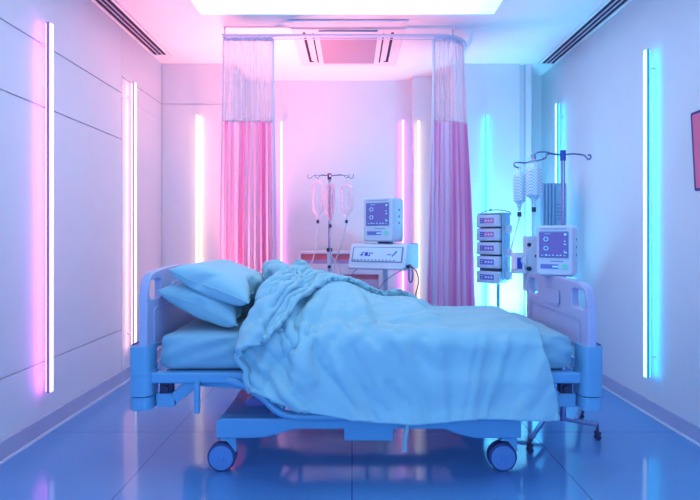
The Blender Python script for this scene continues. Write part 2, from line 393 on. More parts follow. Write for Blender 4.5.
def curtain(path, pathb, nf, label, seed, sway=0):
    """path: polyline at the top, pathb: polyline at the bottom"""
    rnd = random.Random(seed)
    ph = [rnd.uniform(-.35, .35) for _ in range(nf*2+3)]; am = [rnd.uniform(.65, 1.25) for _ in range(nf*2+3)]
    def along(P, u):
        P = [Vector(p) for p in P]; L = [0]
        for a, b_ in zip(P, P[1:]): L.append(L[-1]+(b_-a).length)
        d = u*L[-1]
        for i in range(len(P)-1):
            if d <= L[i+1] or i == len(P)-2:
                f = (d-L[i])/(L[i+1]-L[i]); p = P[i].lerp(P[i+1], f); tt = (P[i+1]-P[i]).normalized(); return p, Vector((tt.y, -tt.x))
    def f(u, z, ztop=2.70, zbot=.12):
        s = (ztop-z)/(ztop-zbot)
        a, na = along(path, u); b_, nb = along(pathb, u); p = a.lerp(b_, s); n = na.lerp(nb, s)
        k = u*nf*2; i = int(k); fr_ = k-i
        A = am[i]*(1-fr_)+am[i+1]*fr_; PHI = ph[i]*(1-fr_)+ph[i+1]*fr_
        amp = (.006+.028*min(1, s*1.8))*A
        d = amp*math.sin(2*PI*u*nf+PHI+.5*s*math.sin(5*u))
        tdir = Vector((-n.y, n.x))
        q = p+n*d+tdir*(.010*math.sin(4*PI*u*nf+seed))*min(1, s*2)
        return (q.x, q.y, z)
    t = thing('curtain', label, 'curtain', (path[0][0], path[0][1], .12), 0, 'privacy curtains around the bed')
    nu = nf*14
    MB().grid(lambda u, v: f(u, 2.70-v*.64), nu, 12).build('net_band', NET, t, off=t.location)
    MB().grid(lambda u, v: f(u, 2.06-v*1.94), nu, 30).build('drape', CURT, t, off=t.location)
    MB().grid(lambda u, v: f(u, 2.075-v*.02), nu, 1).build('seam_tape', mat('seam_tape', srgb(240, 190, 220), .7), t, off=t.location)
    MB().grid(lambda u, v: f(u, 2.722-v*.03), nu, 1).build('heading_tape', mat('heading_tape', srgb(200, 190, 225), .7), t, off=t.location)
    for u in (0.004, .996):
        MB().tube([f(u, 2.70-k*.1) for k in range(26)], .006, 6).build('side_hem', mat('side_hem', srgb(225, 200, 232), .7), t, off=t.location)
    for k in range(nf):
        x, y, z = f((k+.5)/nf, 2.72); MB().cyl((x, y, 2.705), (x, y, 2.733), .005, n=8).build('glider', RAILM, t, off=t.location)
curtain([(-1.012, 3.75), (-.62, 3.75)], [(-1.045, 3.76), (-.60, 3.76)], 9, 'pink curtain with clear net top, gathered left of the bed, behind the pillows', 3)
rp_ = [(.645, 3.75), (.70, 3.75)]+[(p[0], p[1]) for p in rail_path()[4:9]]
curtain(rp_, [(.585, 3.75), (.72, 3.74), (.90, 3.77), (1.0, 3.84)], 9, 'pink and violet curtain with net top, gathered right, next to the infusion pumps', 5)
# ---------------------------------------------------------------- hospital bed
XH, XF, YN, YFar = -1.0, 1.15, 2.30, 3.10
bed = thing('hospital_bed', 'pale lilac and blue adjustable hospital bed on castors in the middle of the room', 'bed', (.07, 2.77, 0))
BO = bed.location
def bp(mb, name, m, parent=None, **k):
    if parent is None: return mb.build(name, m, bed, off=BO, **k)
    return mb.build(name, m, parent, off=BO, **k)
def board(x0, x1, name, inner, ysn, z_mid, z_side):
    ya, yb = YN-.02, YFar-.01
    n = 24; P = [(yb, .56), (ya, .56)]
    r = .10
    top = []
    for k in range(n+1):
        y = ya+(yb-ya)*k/n
        s = abs(2*k/n-1)
        z = z_mid-(z_mid-z_side)*s**2.2
        e = min(y-ya, yb-y)
        if e < r: z -= (r-math.sqrt(max(0, r*r-(r-e)**2)))*.9
        top.append((y, z))
    P = [(yb, .60), (ya, .60)]+top
    c = (ya+yb)/2
    zt = z_side-.03
    holes = [rrect(ya+.035, ya+.18, zt-.092, zt+.003, .022, 4), rrect(yb-.18, yb-.04, zt-.092, zt+.003, .022, 4)]
    o = bp(MB().prism([P]+holes, 'x', x0, x1), name, BEDP, bevel=.012)
    xi = x1 if inner > 0 else x0
    # raised plate around the release handle and the outline of the moulded panel
    bp(MB().prism([rrect(c-.095, c+.095, zt-.11, zt-.028, .022, 4)], 'x', xi-.004, xi+.008*inner), 'release_plate', BEDP, o, bevel=.004)
    lo = rrect(ya+.075, yb-.075, .62, zt-.135, .03, 5); li = rrect(ya+.083, yb-.083, .628, zt-.143, .024, 5)
    bp(MB().prism([lo, li], 'x', xi-.002, xi+.0055*inner), 'panel_moulding', BEDP, o)
    return o
head = board(XH-.02, XH+.02, 'headboard', 1, 0, 1.0, .975)
foot = board(XF-.02, XF+.02, 'footboard', -1, 0, .94, .925)
# sockets that carry the boards, rounded bumpers at the corners
for xs, sgn in ((XH, -1), (XF, 1)):
    for yc, far in ((2.345, 0), (3.05, 1)):
        xo = xs+sgn*(.018 if sgn < 0 else .005)
        bp(MB().prism([rrect(xo-.048, xo+.048, yc-.074, yc+.05, .025)], 'z', .50, .635), 'board_socket', BEDB, bevel=.012)
        bp(MB().box(xo+sgn*.046-.005, xo+sgn*.046+.007, yc-.035, yc+.03, .515, .64), 'socket_latch', mat('latch_blue', srgb(62, 88, 160), .4), bevel=.004)
        bp(MB().prism([rrect(xo-.055, xo+.055, yc-.07, yc+.06, .04, 7)], 'z', .395, .508), 'corner_bumper', BEDB, bevel=.006)
        bp(MB().prism([rrect(xo-.052, xo+.052, yc-.067, yc+.056, .038, 7)], 'z', .328, .390), 'corner_bumper', BEDB, bevel=.012)
        bp(MB().prism([rrect(xo-.046, xo+.046, yc-.06, yc+.05, .035, 7)], 'z', .385, .40), 'bumper_joint', DARK)
        # folded bracket between bumper and deck
        xi = xo-sgn*.06
        bp(MB().bar((xi, yc, .36), (xi-sgn*.09, yc, .365), .03, .07).bar((xi-sgn*.085, yc, .37), (xi-sgn*.2, yc, .455), .03, .055), 'corner_bracket', BEDB, bevel=.006)
        bp(MB().box(min(xi-sgn*.02, xi-sgn*.08), max(xi-sgn*.02, xi-sgn*.08), yc-.02, yc+.02, .395, .47).cyl((xi-sgn*.05, yc-.035, .42), (xi-sgn*.05, yc+.03, .42), .018), 'hinge', DARK, bevel=.003)
# deck
for y in (2.315, 3.07):
    bp(MB().box(XH+.03, XF-.045, y-.018, y+.018, .452, .505), 'deck_rail', BEDM, bevel=.01)
for x in (-.86, -.45, 0, .45, .98):
    bp(MB().box(x-.03, x+.03, 2.32, 3.06, .46, .49), 'deck_crossbar', BEDM, bevel=.006)
bp(MB().box(-.92, 1.05, 2.345, 3.045, .488, .502), 'deck_panel', BEDM, bevel=.004)
bp(MB().bar((-.78, 2.40, .435), (-.13, 2.40, .39), .03, .042).bar((-.13, 2.40, .39), (.5, 2.40, .395), .03, .036).bar((.5, 2.40, .395), (.95, 2.40, .44), .03, .036), 'tilt_frame', BEDM, bevel=.006)
bp(MB().bar((-.78, 3.0, .435), (-.13, 3.0, .39), .03, .042).bar((-.13, 3.0, .39), (.5, 3.0, .395), .03, .036).bar((.5, 3.0, .395), (.95, 3.0, .44), .03, .036), 'tilt_frame', BEDM, bevel=.006)
# folded-down side rails
for y, s_ in ((2.285, 1), (3.10, -1)):
    P = [(-.60, y+.015*s_, .47), (-.52, y, .45), (-.43, y-.012*s_, .40), (-.37, y-.015*s_, .345), (-.30, y-.015*s_, .312), (-.15, y-.015*s_, .306), (.4, y-.015*s_, .306), (.78, y-.015*s_, .31), (.84, y-.01*s_, .35), (.88, y+.01*s_, .46)]
    r_ = bp(MB().tube(P, .019, 12, smooth=5), 'side_rail', BEDM)
    for x in (-.335, .1, .5):
        bp(MB().cyl((x, y, .47), (x, y, .31), .014), 'rail_post', BEDM, r_)
    bp(MB().tube([(-.742, y, .47), (-.742, y, .325), (-.742, y, .318)], .015, 12), 'hanging_post', BEDM)
# chassis
for y, s_ in ((2.37, 1), (2.99, -1)):
    prof = [(-.665, .172), (-.665, .262), (-.64, .270), (.80, .270), (.83, .258), (.83, .172), (.60, .172), (.52, .190), (.44, .218), (-.27, .218), (-.34, .198), (-.42, .176), (-.5, .172)]
    bp(MB().prism([prof], 'y', y-.035, y+.035), 'chassis_beam', BEDM, bevel=.01)
for x0, x1 in ((-.66, -.42), (.58, .825)):
    bp(MB().box(x0, x1, 2.39, 2.97, .185, .262), 'chassis_crossbeam', BEDM, bevel=.014)
bp(MB().box(-.04, .205, 2.355, 2.47, .152, .225), 'control_box', BEDM, bevel=.006)
# lifting arms
for y in (2.58, 2.80):
    bp(MB().bar((-.56, y, .25), (-.16, y, .47), .10, .07).bar((-.48, y, .23), (-.08, y, .45), .03, .02), 'lift_arm', BEDV, bevel=.008)
    bp(MB().bar((.74, y, .25), (.36, y, .47), .10, .07), 'lift_arm', BEDV, bevel=.008)
bp(MB().cyl((-.36, 2.5, .30), (-.18, 2.5, .45), .016).cyl((-.33, 2.54, .30), (-.15, 2.54, .45), .012), 'actuator', CHROME)
# castors
def castor(x, y):
    wh = bp(MB().cyl((x-.0, y-.03, .071), (x, y+.02, .071), .071, n=32), 'wheel', RUB, bevel=.008)
    bp(MB().cyl((x, y-.036, .071), (x, y+.026, .071), .060, n=32).cyl((x, y-.04, .071), (x, y+.03, .071), .014), 'wheel_disc', HUBM, wh, bevel=.004)
    bp(MB().prism([[(x+.0, .055), (x+.03, .06), (x+.075, .10), (x+.07, .165), (x+.0, .165), (x-.012, .15), (x+.025, .148), (x+.05, .12), (x+.045, .10)]], 'y', y-.022, y+.012), 'fork', BEDM, bevel=.003)
    bp(MB().cyl((x+.03, y, .14), (x+.03, y, .19), .022), 'swivel', DARK)
for x in (-.645, .745):
    for y in (2.38, 2.98): castor(x, y)

# ---------------------------------------------------------------- mattress
def noise_mesh(o, f):
    for v in o.data.vertices:
        v.co += Vector(f(v.co))
MX0, MX1, MY0, MY1, MZ0, MZ1 = -.945, 1.085, 2.325, 3.065, .505, .680
def mattress():
    def sup(u, v):
        # rounded-box tube: u around the x-z... built as grid on a box and rounded with a superellipse
        return None
    b = MB(); nx, ny, nz = 90, 40, 12
    bmesh.ops.create_cube(b.b, size=1)
    bmesh.ops.subdivide_edges(b.b, edges=b.b.edges[:], cuts=31, use_grid_fill=True)
    cx, cy, cz = (MX0+MX1)/2, (MY0+MY1)/2, (MZ0+MZ1)/2
    hx, hy, hz = (MX1-MX0)/2, (MY1-MY0)/2, (MZ1-MZ0)/2
    r = .045
    for v in b.b.verts:
        p = Vector((v.co.x*2*hx, v.co.y*2*hy, v.co.z*2*hz))
        # concentrate detail at edges, then round
        q = Vector((max(-hx+r, min(hx-r, p.x)), max(-hy+r, min(hy-r, p.y)), max(-hz+r, min(hz-r, p.z))))
        d = p-q
        if d.length > 1e-6: p = q+d.normalized()*r
        x = p.x+cx; z = p.z+cz
        w = max(0, min(1, (r+.02-abs(abs(p.y)-hy))/r)) if abs(p.y) > hy-r-.02 else 0
        t = x*1.0-(z-MZ0)*2.6
        wr = .011*math.sin(t*34+1.5*math.sin(x*5))*math.exp(-((x+.35)/.55)**2)+.006*math.sin(t*23+2)+.003*math.sin((z-MZ0)*50+x*3)
        wr2 = .010*math.sin((x+(z-MZ0)*2.4)*40)*math.exp(-((x-1.02)/.12)**2)
        p.y += -(1 if p.y < 0 else -1)*(wr+wr2)*w
        if abs(p.x) > hx-r-.01: p.x += .004*math.sin(p.y*30+z*30)
        if p.z > hz-.02: p.z += .0025*math.sin(p.x*21+p.y*17)*math.sin(p.x*9)
        v.co = p+Vector((cx, cy, cz))
    return b
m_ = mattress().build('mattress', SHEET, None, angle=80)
tag(m_, 'blue sheeted mattress lying on the hospital bed under the duvet', 'mattress')
SIMHOOK = 1

# ---------------------------------------------------------------- white open cabinet at the back wall
t = thing('open_cabinet', 'white open shelved cabinet with coral pink interior by the back wall', 'cabinet', (-.13, 4.78, 0))
o_ = t.location
cb = MB()
for x0, x1 in ((-.52, -.497), (.257, .28)): cb.box(x0, x1, 4.62, 4.95, 0, 1.01)
cb.box(-.497, .257, 4.62, 4.95, .985, 1.01).box(-.497, .257, 4.62, 4.95, .03, .05)
cb.build('carcass', CABW, t, off=o_, bevel=.003, seg=2)
MB().box(-.497, .257, 4.655, 4.67, .05, .985).build('back_panel', CABP, t, off=o_)
MB().box(-.497, .257, 4.62, 4.655, .785, .89).build('drawer_front', CABW, t, off=o_, bevel=.004)
MB().box(-.497, .257, 4.63, 4.655, .89, .925).build('shelf', mat('shelf_lilac', srgb(176, 150, 205), .4), t, off=o_)
MB().box(-.497, .257, 4.622, 4.655, .42, .44).build('shelf', CABW, t, off=o_)
MB().box(-.38, .257, 4.645, 4.655, .44, .735).build('inner_panel', mat('inner_lilac', srgb(205, 180, 215), .4), t, off=o_)

# ---------------------------------------------------------------- drip stand with three bottles (left)
def star_base(mb_leg, t, o_, x, y, n=5, R=.21, a0=.3, z=.075):
    for k in range(n):
        a = a0+2*PI*k/n
        leg = MB().bar((x, y, z+.02), (x+R*math.cos(a), y+R*math.sin(a), z-.005), .025, .022).build('leg', mb_leg, t, off=o_, bevel=.004)
        px, py = x+R*math.cos(a), y+R*math.sin(a)
        MB().cyl((px-.01*math.sin(a), py+.01*math.cos(a), .025), (px+.01*math.sin(a), py-.01*math.cos(a), .025), .025, n=16).cyl((px, py, .03), (px, py, z), .007, n=8).build('castor', DARK, leg, off=o_)
def hook(P, r=.004): return MB().tube(P, r, 8, smooth=5)
def bottle(name, label, x, y, ztop, h, r, m, tubeP, group, mark=None, sides=20, shoulder=.25):
    t = thing(name, label, 'drip bottle', (x, y, ztop-h), 0, group)
    pr = [(.012, -.008), (.014, .0), (r*.55, h*.07), (r*.95, h*.17), (r, h*.25), (r, h*.78), (r*.93, h*.86), (r*.6, h*.95), (r*.2, h*.985), (.004, h)]
    if shoulder > .3: pr = [(.012, -.008), (.014, 0), (r*.5, h*.08), (r*.98, h*.15), (r, h*.17), (r, h*.80), (r*.96, h*.82), (r*.5, h*.93), (r*.18, h*.985), (.004, h)]
    b_ = MB().lathe(pr, n=sides).build('bottle_body', m, t, angle=30 if sides < 10 else 50)
    MB().tube([(0, 0, h-.004), (-.008, 0, h+.012), (0, 0, h+.022), (.008, 0, h+.012), (0, 0, h-.004)], .0025, 6).build('hanging_loop', TUBEC, t)
    MB().cyl((0, 0, -.030), (0, 0, -.006), .010, n=12).build('cap', CLEARB, t)
    MB().cyl((0, 0, -.062), (0, 0, -.034), .012, n=12).build('stopper', DARK, t)
    if mark:
        mk = MB()
        for k in range(7): mk.box(r*.25, r*.25+(.016 if k % 2 else .010), -r-.002, -r+.004, h*(.3+.06*k), h*(.3+.06*k)+.003)
        mk.build('scale_marks', mark, t)
    MB().tube([(0, 0, -.06)]+[(px-x, py-y, pz-(ztop-h)) for px, py, pz in tubeP], .0055, 8, smooth=6).build('drip_tube', TUBEC, t)
    return t
px, py = -.189, 4.0
t = thing('drip_stand', 'chrome drip stand with three hanging bottles in front of the white cabinet', 'drip stand', (px, py, 0)); o_ = t.location
MB().cyl((px, py, .95), (px, py, 1.655), .010).build('pole', CHROMED, t, off=o_)
MB().cyl((px, py, .07), (px, py, 1.04), .019).build('sleeve', DEV, t, off=o_)
MB().cyl((px, py, 1.03), (px, py, 1.06), .024).cyl((px-.0, py-.05, .905), (px, py, .905), .013).build('clamp_knob', DARK, t, off=o_)
MB().cyl((px, py, 1.635), (px, py, 1.685), .017).build('hub', DARK, t, off=o_)
for s_, e in ((-1, .10), (-1, .165), (1, .143), (1, .18)):
    yy = py-.02 if abs(e) in (.10, .143) else py+.02
    hook([(px, py, 1.665), (px+s_*e*.55, yy, 1.672), (px+s_*(e-.03), yy, 1.668), (px+s_*(e-.005), yy, 1.648), (px+s_*(e+.018), yy, 1.652), (px+s_*(e+.02), yy, 1.68)], .003).build('hook', CHROMED, t, off=o_)
hook([(px, py, 1.665), (px, py-.05, 1.668), (px+.01, py-.095, 1.645), (px+.012, py-.12, 1.665)], .0045).build('hook', CHROMED, t, off=o_)
star_base(CHROME, t, o_, px, py)
G1 = 'bottles on the left drip stand'
bottle('drip_bottle', 'clear drip bottle hanging leftmost on the left drip stand', -.285, 3.98, 1.628, .30, .050, CLEARP, [(-.29, 3.97, 1.15), (-.32, 3.95, .98), (-.36, 3.9, .86), (-.36, 3.88, .70)], G1)
bottle('drip_bottle', 'narrow pink drip bottle hanging in the middle, before the stand pole', -.177, 3.885, 1.60, .31, .038, edge_clear('clear_bottle_pink', srgb(250, 185, 212), .3, .85), [(-.178, 3.87, 1.13), (-.17, 3.9, 1.0), (-.10, 3.9, .9), (-.07, 3.88, .7)], G1, mark=MARKB)
bottle('drip_bottle', 'clear drip bottle with scale marks, rightmost on the left drip stand', -.046, 3.98, 1.605, .275, .052, CLEARP, [(-.062, 3.97, 1.2), (-.10, 3.96, 1.05), (-.145, 3.95, .93), (-.16, 3.9, .72)], G1, mark=mat('scale_rose', srgb(205, 120, 170), .5))

# ---------------------------------------------------------------- ventilator trolley and monitor
t = thing('ventilator_trolley', 'pale blue ventilator unit on a post between drip stand and right curtain', 'ventilator', (.262, 3.84, 0), -math.radians(25))
body = MB().prism([[(-.17, .90), (-.19, .92), (-.185, .945), (-.135, 1.085), (-.12, 1.10), (.16, 1.10), (.17, 1.09), (.17, .90)]], 'x', -.235, .235).build('unit_body', DEV, t, bevel=.012)
# sloped control panel
sl = Matrix.Translation((0, -.163, 1.015)) @ Matrix.Rotation(math.atan2(.05, .14), 4, 'X')
sl = Matrix.Translation((0, -.1615, 1.015)) @ Matrix.Rotation(-math.atan2(.05, .14), 4, 'X')
MB().box(-.20, .20, -.006, .003, -.052, .058, sl).build('control_panel', DEVL, t, bevel=.002)
MB().box(-.21, .21, -.0035, .003, -.058, .064, sl).build('panel_frame', DEVD, t, bevel=.001)
MB().box(-.10, -.075, -.008, -.005, -.012, .018, sl).box(-.135, -.118, -.008, -.005, -.010, .006, sl).box(-.125, -.11, -.008, -.005, .012, .02, sl).box(-.068, -.055, -.008, -.005, -.014, .0, sl).box(-.066, -.03, -.008, -.005, .008, .014, sl).build('panel_symbols', MARKB, t)
pk = MB()
pk.box(.085, .12, -.008, -.005, -.002, .004, sl)
for k in range(7): pk.box(.125+k*.005, .133+k*.005, -.008, -.005, -.014+k*.006, -.004+k*.006, sl)
pk.build('panel_mark', MARKB, t); pk = MB()
for k in range(12): pk.box(-.19+k*.03, -.178+k*.03, -.0085, -.005, -.046, -.040, sl)
pk.build('panel_print', MARKB, t)
edge_strip = MB().box(-.225, .225, -.2, -.17, .905, .925).build('front_lip', DEV, t, bevel=.006)
MB().cyl((0, .02, .10), (0, .02, .905), .021).build('post', DEV, t)
for k in range(5):
    a = .2+2*PI*k/5
    leg = MB().bar((0, .02, .10), (.22*math.cos(a), .02+.22*math.sin(a), .07), .04, .03).build('leg', DEV, t, bevel=.006)
    MB().cyl((.22*math.cos(a), .02+.22*math.sin(a)-.012, .03), (.22*math.cos(a), .02+.22*math.sin(a)+.012, .03), .03).cyl((.22*math.cos(a), .02+.22*math.sin(a), .03), (.22*math.cos(a), .02+.22*math.sin(a), .075), .008).build('castor', DARK, leg)
MB().tube([(.236, -.10, .94), (.262, -.11, .93), (.27, -.11, .88), (.268, -.11, .83), (.255, -.11, .81), (.243, -.11, .83), (.242, -.11, .89), (.236, -.10, .92)], .008, 8, smooth=4).build('handle_loop', CABLE, t)
MB().cyl((.235, -.14, .93), (.255, -.145, .93), .012).build('connector', DARK, t)
MB().tube([(.25, -.145, .93), (.29, -.15, .92), (.325, -.15, .87), (.325, -.14, .80), (.295, -.12, .70), (.28, -.1, .5), (.2, -.05, .2)], .005, 6, smooth=6).build('side_cable', CABLER, t)
MB().tube([(-.19, -.1, .90), (-.225, -.12, .86), (-.2, -.12, .79), (-.13, -.12, .73), (-.02, -.12, .74), (.06, -.12, .82), (.13, -.1, .87), (.18, -.08, .90)], .0035, 6, smooth=6).build('front_cable', CABLE, t)
MB().box(-.235, .235, .0, .17, 1.1, 1.1005).box(-.05, .05, -.02, .06, 1.10, 1.117).build('monitor_plinth', DEVD, t, bevel=.002)

def monitor(name, label, cat, loc, rz, w, h, d, mb_extra=None, parent_pole=None):
    """front face towards local -y, base at z=0"""
    t = thing(name, label, cat, loc, rz)
    hw = w/2
    def shell(u0, u1, ins): return rrect(-hw+ins, hw-ins, ins*.8, h-ins*.6, .022, 4)
    b = MB(); L = [(-d*.5, .012), (-d*.5+.02, 0), (d*.25, 0), (d*.5, .03)]
    rings = [[b.b.verts.new((x, y, z)) for x, z in shell(0, 0, ins)] for y, ins in L]
    for a, c in zip(rings, rings[1:]):
        n = len(a)
        for k in range(n): b.b.faces.new((a[k], a[(k+1) % n], c[(k+1) % n], c[k]))
    b.b.faces.new(rings[0]); b.b.faces.new(rings[-1][::-1])
    b.build('casing', DEV, t, bevel=.003, seg=2)
    yf = -d*.5
    MB().prism([rrect(-hw*.80, hw*.72, h*.36, h*.88, .006, 3)], 'y', yf-.003, yf+.004).build('bezel', DEVD, t, bevel=.001)
    s = MB().prism([rrect(-hw*.76, hw*.68, h*.385, h*.855, .004, 3)], 'y', yf-.0045, yf+.002).build('screen', SCR, t)
    mk = MB()
    for cz in (.73, .55):
        for k in range(16):
            a0, a1 = 2*PI*k/16, 2*PI*(k+1)/16; r = hw*.11
            c0 = (-hw*.42, h*cz)
            mk.bar((c0[0]+r*math.cos(a0), yf-.006, c0[1]+r*math.sin(a0)), (c0[0]+r*math.cos(a1), yf-.006, c0[1]+r*math.sin(a1)), .003, .006, up=(0, 1, 0))
        mk.build('dial_ring', MARK, s); mk = MB()
    rnd = random.Random(4)
    for k in range(7):
        x = -hw*.66+k*hw*.19; mk.box(x, x+hw*rnd.uniform(.06, .14), yf-.006, yf-.004, h*.405, h*.405+h*rnd.choice((.012, .02)))
    mk.build('menu_row', MARK, s); mk = MB()
    for z, w_ in ((.82, .14), (.80, .1), (.68, .08), (.62, .10), (.46, .15), (.49, .06)):
        mk.box(hw*.5, hw*(.5+w_), yf-.006, yf-.004, h*z, h*z+h*.018)
    mk.box(-hw*.5, -hw*.2, yf-.006, yf-.004, h*.83, h*.838)
    mk.build('readout', MARK, s)
    MB().box(-hw*.75, hw*.6, yf-.002, yf+.002, h*.925, h*.935).box(-hw*.2, hw*.45, yf-.002, yf+.002, h*.29, h*.305).build('vent_slit', DEVD, t)
    MB().prism([rrect(-hw*.72, hw*.2, h*.15, h*.235, .004, 3)], 'y', yf-.003, yf+.002).build('key_strip', mat('key_strip', srgb(110, 120, 200), .4), t)
    ks = MB()
    for k in range(3): ks.cyl((hw*(-.05+.1*k), yf-.005, h*.192), (hw*(-.05+.1*k), yf, h*.192), h*.018, n=10)
    ks.build('key', MARK, t)
    MB().cyl((hw*.52, yf-.006, h*.20), (hw*.52, yf+.002, h*.20), h*.055, n=20).build('round_button', MARKG, t, bevel=.001)
    MB().box(hw*.55, hw*.62, yf-.002, yf+.002, h*.945, h*.955).build('alarm_lamp', REDM, t)
    for k in range(3): MB().box(hw-.004, hw+.003, -d*.12, -d*.02, h*(.4+.15*k), h*(.45+.15*k)).build('side_socket', DEVD, t, bevel=.001)
    return t
monitor('patient_monitor', 'boxy bedside monitor with violet screen, standing on the ventilator unit', 'monitor', (.262+.002, 3.84-.005, 1.117), -math.radians(27), .26, .345, .27)

# ---------------------------------------------------------------- infusion pump stack
t = thing('pump_stand', 'slim stand carrying the stack of infusion pumps by the right curtain', 'stand', (1.18, 4.0, 0), -math.radians(41))
MB().cyl((0, .11, .06), (0, .11, 1.36), .014).build('pole', CHROME, t)
MB().box(.105, .118, -.06, .08, .80, 1.345).box(-.11, -.10, -.02, .08, .80, 1.34).box(-.1, .105, .07, .085, .80, 1.34).box(-.11, .118, -.06, .08, 1.342, 1.352).build('rack', mat('rack_paint', srgb(150, 190, 225), .4), t, bevel=.002)
MB().tube([(-.11, 0, 1.352), (-.06, 0, 1.372), (.04, 0, 1.378), (.14, 0, 1.36), (.16, 0, 1.33)], .004, 6, smooth=4).ball((-.02, 0, 1.380), .012).build('carry_handle', CHROME, t)
for k in range(3): MB().prism([rrect(.118, .155, 1.18-.19*k, 1.25-.19*k, .012)], 'y', -.02, .03).build('side_clamp', DEV, t, bevel=.003)
MB().tube([(-.05, -.02, .80), (-.052, -.02, .6), (-.06, -.01, .3), (-.03, .05, .1)], .004, 6, smooth=4).build('cable', CABLE, t)
MB().tube([(.06, -.02, .80), (.058, -.02, .65), (.045, -.01, .45), (.03, .05, .1)], .006, 6, smooth=4).build('cable', DEVD, t)
for k in range(5):
    a = .2+2*PI*k/5
    leg = MB().bar((0, .11, .07), (.24*math.cos(a), .11+.24*math.sin(a), .06), .03, .025).build('leg', CHROME, t, bevel=.004)
    MB().cyl((.24*math.cos(a), .11+.24*math.sin(a)-.01, .025), (.24*math.cos(a), .11+.24*math.sin(a)+.01, .025), .025).cyl((.24*math.cos(a), .11+.24*math.sin(a), .025), (.24*math.cos(a), .11+.24*math.sin(a), .07), .008).build('castor', DARK, leg)
Rp = Matrix.Rotation(-math.radians(41), 4, 'Z')
lab = ['topmost infusion pump in the stack beside the right curtain', 'second infusion pump from the top of the stack', 'middle infusion pump of the five in the stack', 'fourth infusion pump down, above the dark gap in the stack', 'bottom infusion pump, set apart below the dark gap']
for k in range(5):
    z = 1.235-.113*k-(.012 if k == 4 else 0)
    p = Vector((1.18, 4.0, 0))+Rp @ Vector((0, -.02, 0)); p.z = z
    q = thing('infusion_pump', lab[k], 'infusion pump', p, -math.radians(41), 'stacked infusion pumps')
    MB().box(-.096, .100, -.085, .085, 0, .100).build('housing', DEV, q, bevel=.008)
    MB().prism([rrect(-.085, .080, .018, .086, .008, 3)], 'y', -.090, -.083).build('faceplate', DEVL, q, bevel=.002)
    MB().box(-.062, -.028, -.0925, -.089, .030, .074).build('key_pad', mat('pump_blue', srgb(60, 90, 185), .4), q, bevel=.001)
    MB().box(-.026, .060, -.0925, -.089, .030, .074).build('display', mat(['pump_disp_rose', 'pump_disp_rose', 'pump_disp_violet', 'pump_disp_blue', 'pump_disp_blue'][k], [srgb(205, 120, 190), 0, srgb(150, 100, 190), srgb(110, 110, 200), 0][k if k not in (1, 4) else k-1], .3), q, bevel=.001)
    mk = MB()
    for j in range(3): mk.box(-.018+.025*j, -.002+.025*j, -.0935, -.092, .044, .060)
    for j in range(2): mk.box(-.055, -.035, -.0935, -.092, .040+.018*j, .046+.018*j)
    mk.build('digits', DEVL, q)
MB().box(0, 0, 0, 0, 0, 0)

# ---------------------------------------------------------------- infusion column standing at the bed foot
cx, cy = 1.275, 3.42
t = thing('infusion_column', 'slim pale blue infusion column with small pump behind the footboard', 'medical column', (cx, cy, 0)); o_ = t.location
MB().cyl((cx, cy, .06), (cx, cy, .80), .017).build('pole', DEV, t, off=o_)
MB().prism([rrect(cx-.04, cx+.045, cy-.04, cy+.04, .015)], 'z', .77, 1.16).build('column_body', DEV, t, off=o_, bevel=.008)
MB().prism([rrect(cx-.125, cx-.045, .895, 1.045, .012)], 'y', cy-.055, cy+.025).build('side_pump', WHITE, t, off=o_, bevel=.006)
MB().box(cx-.11, cx-.075, cy-.060, cy-.053, .93, 1.01).build('pump_window', MARKB, t, off=o_, bevel=.002)
MB().cyl((cx-.02, cy-.05, 1.10), (cx-.02, cy-.03, 1.10), .014).cyl((cx+.03, cy-.05, 1.02), (cx+.03, cy-.03, 1.02), .010).cyl((cx-.02, cy-.05, .93), (cx-.02, cy-.03, .93), .016).build('knob', DARK, t, off=o_)
MB().box(cx-.03, cx+.02, cy-.055, cy-.03, .70, .79).build('lower_clamp', DEVD, t, off=o_, bevel=.004)
star_base(CHROME, t, o_, cx, cy, 4, .2, .78)
t = thing('equipment_tower', 'tall ribbed blue equipment tower against the right wall behind the monitor', 'medical cabinet', (1.69, 4.1, 0)); o_ = t.location
MB().box(1.585, 1.80, 4.0, 4.2, .02, 1.605).build('cabinet_body', TOWER, t, off=o_, bevel=.008)
for k in range(4): MB().cyl((1.60+.028*k, 3.995, .3), (1.60+.028*k, 3.995, 1.60), .011, n=10).build('rib', TOWER, t, off=o_)
MB().box(1.705, 1.795, 3.99, 4.0, 1.25, 1.58).build('vent_panel', TOWER, t, off=o_, bevel=.002)
mk = MB()
for k in range(5): mk.box(1.715, 1.785, 3.986, 3.992, 1.30+.03*k, 1.308+.03*k)
mk.build('vent_slots', DEVD, t, off=o_)
MB().box(1.715, 1.775, 3.985, 4.0, 1.02, 1.235).build('label_plate', DEVL, t, off=o_, bevel=.002)
MB().box(1.59, 1.795, 4.02, 4.18, 0, .02).build('plinth', DARK, t, off=o_)

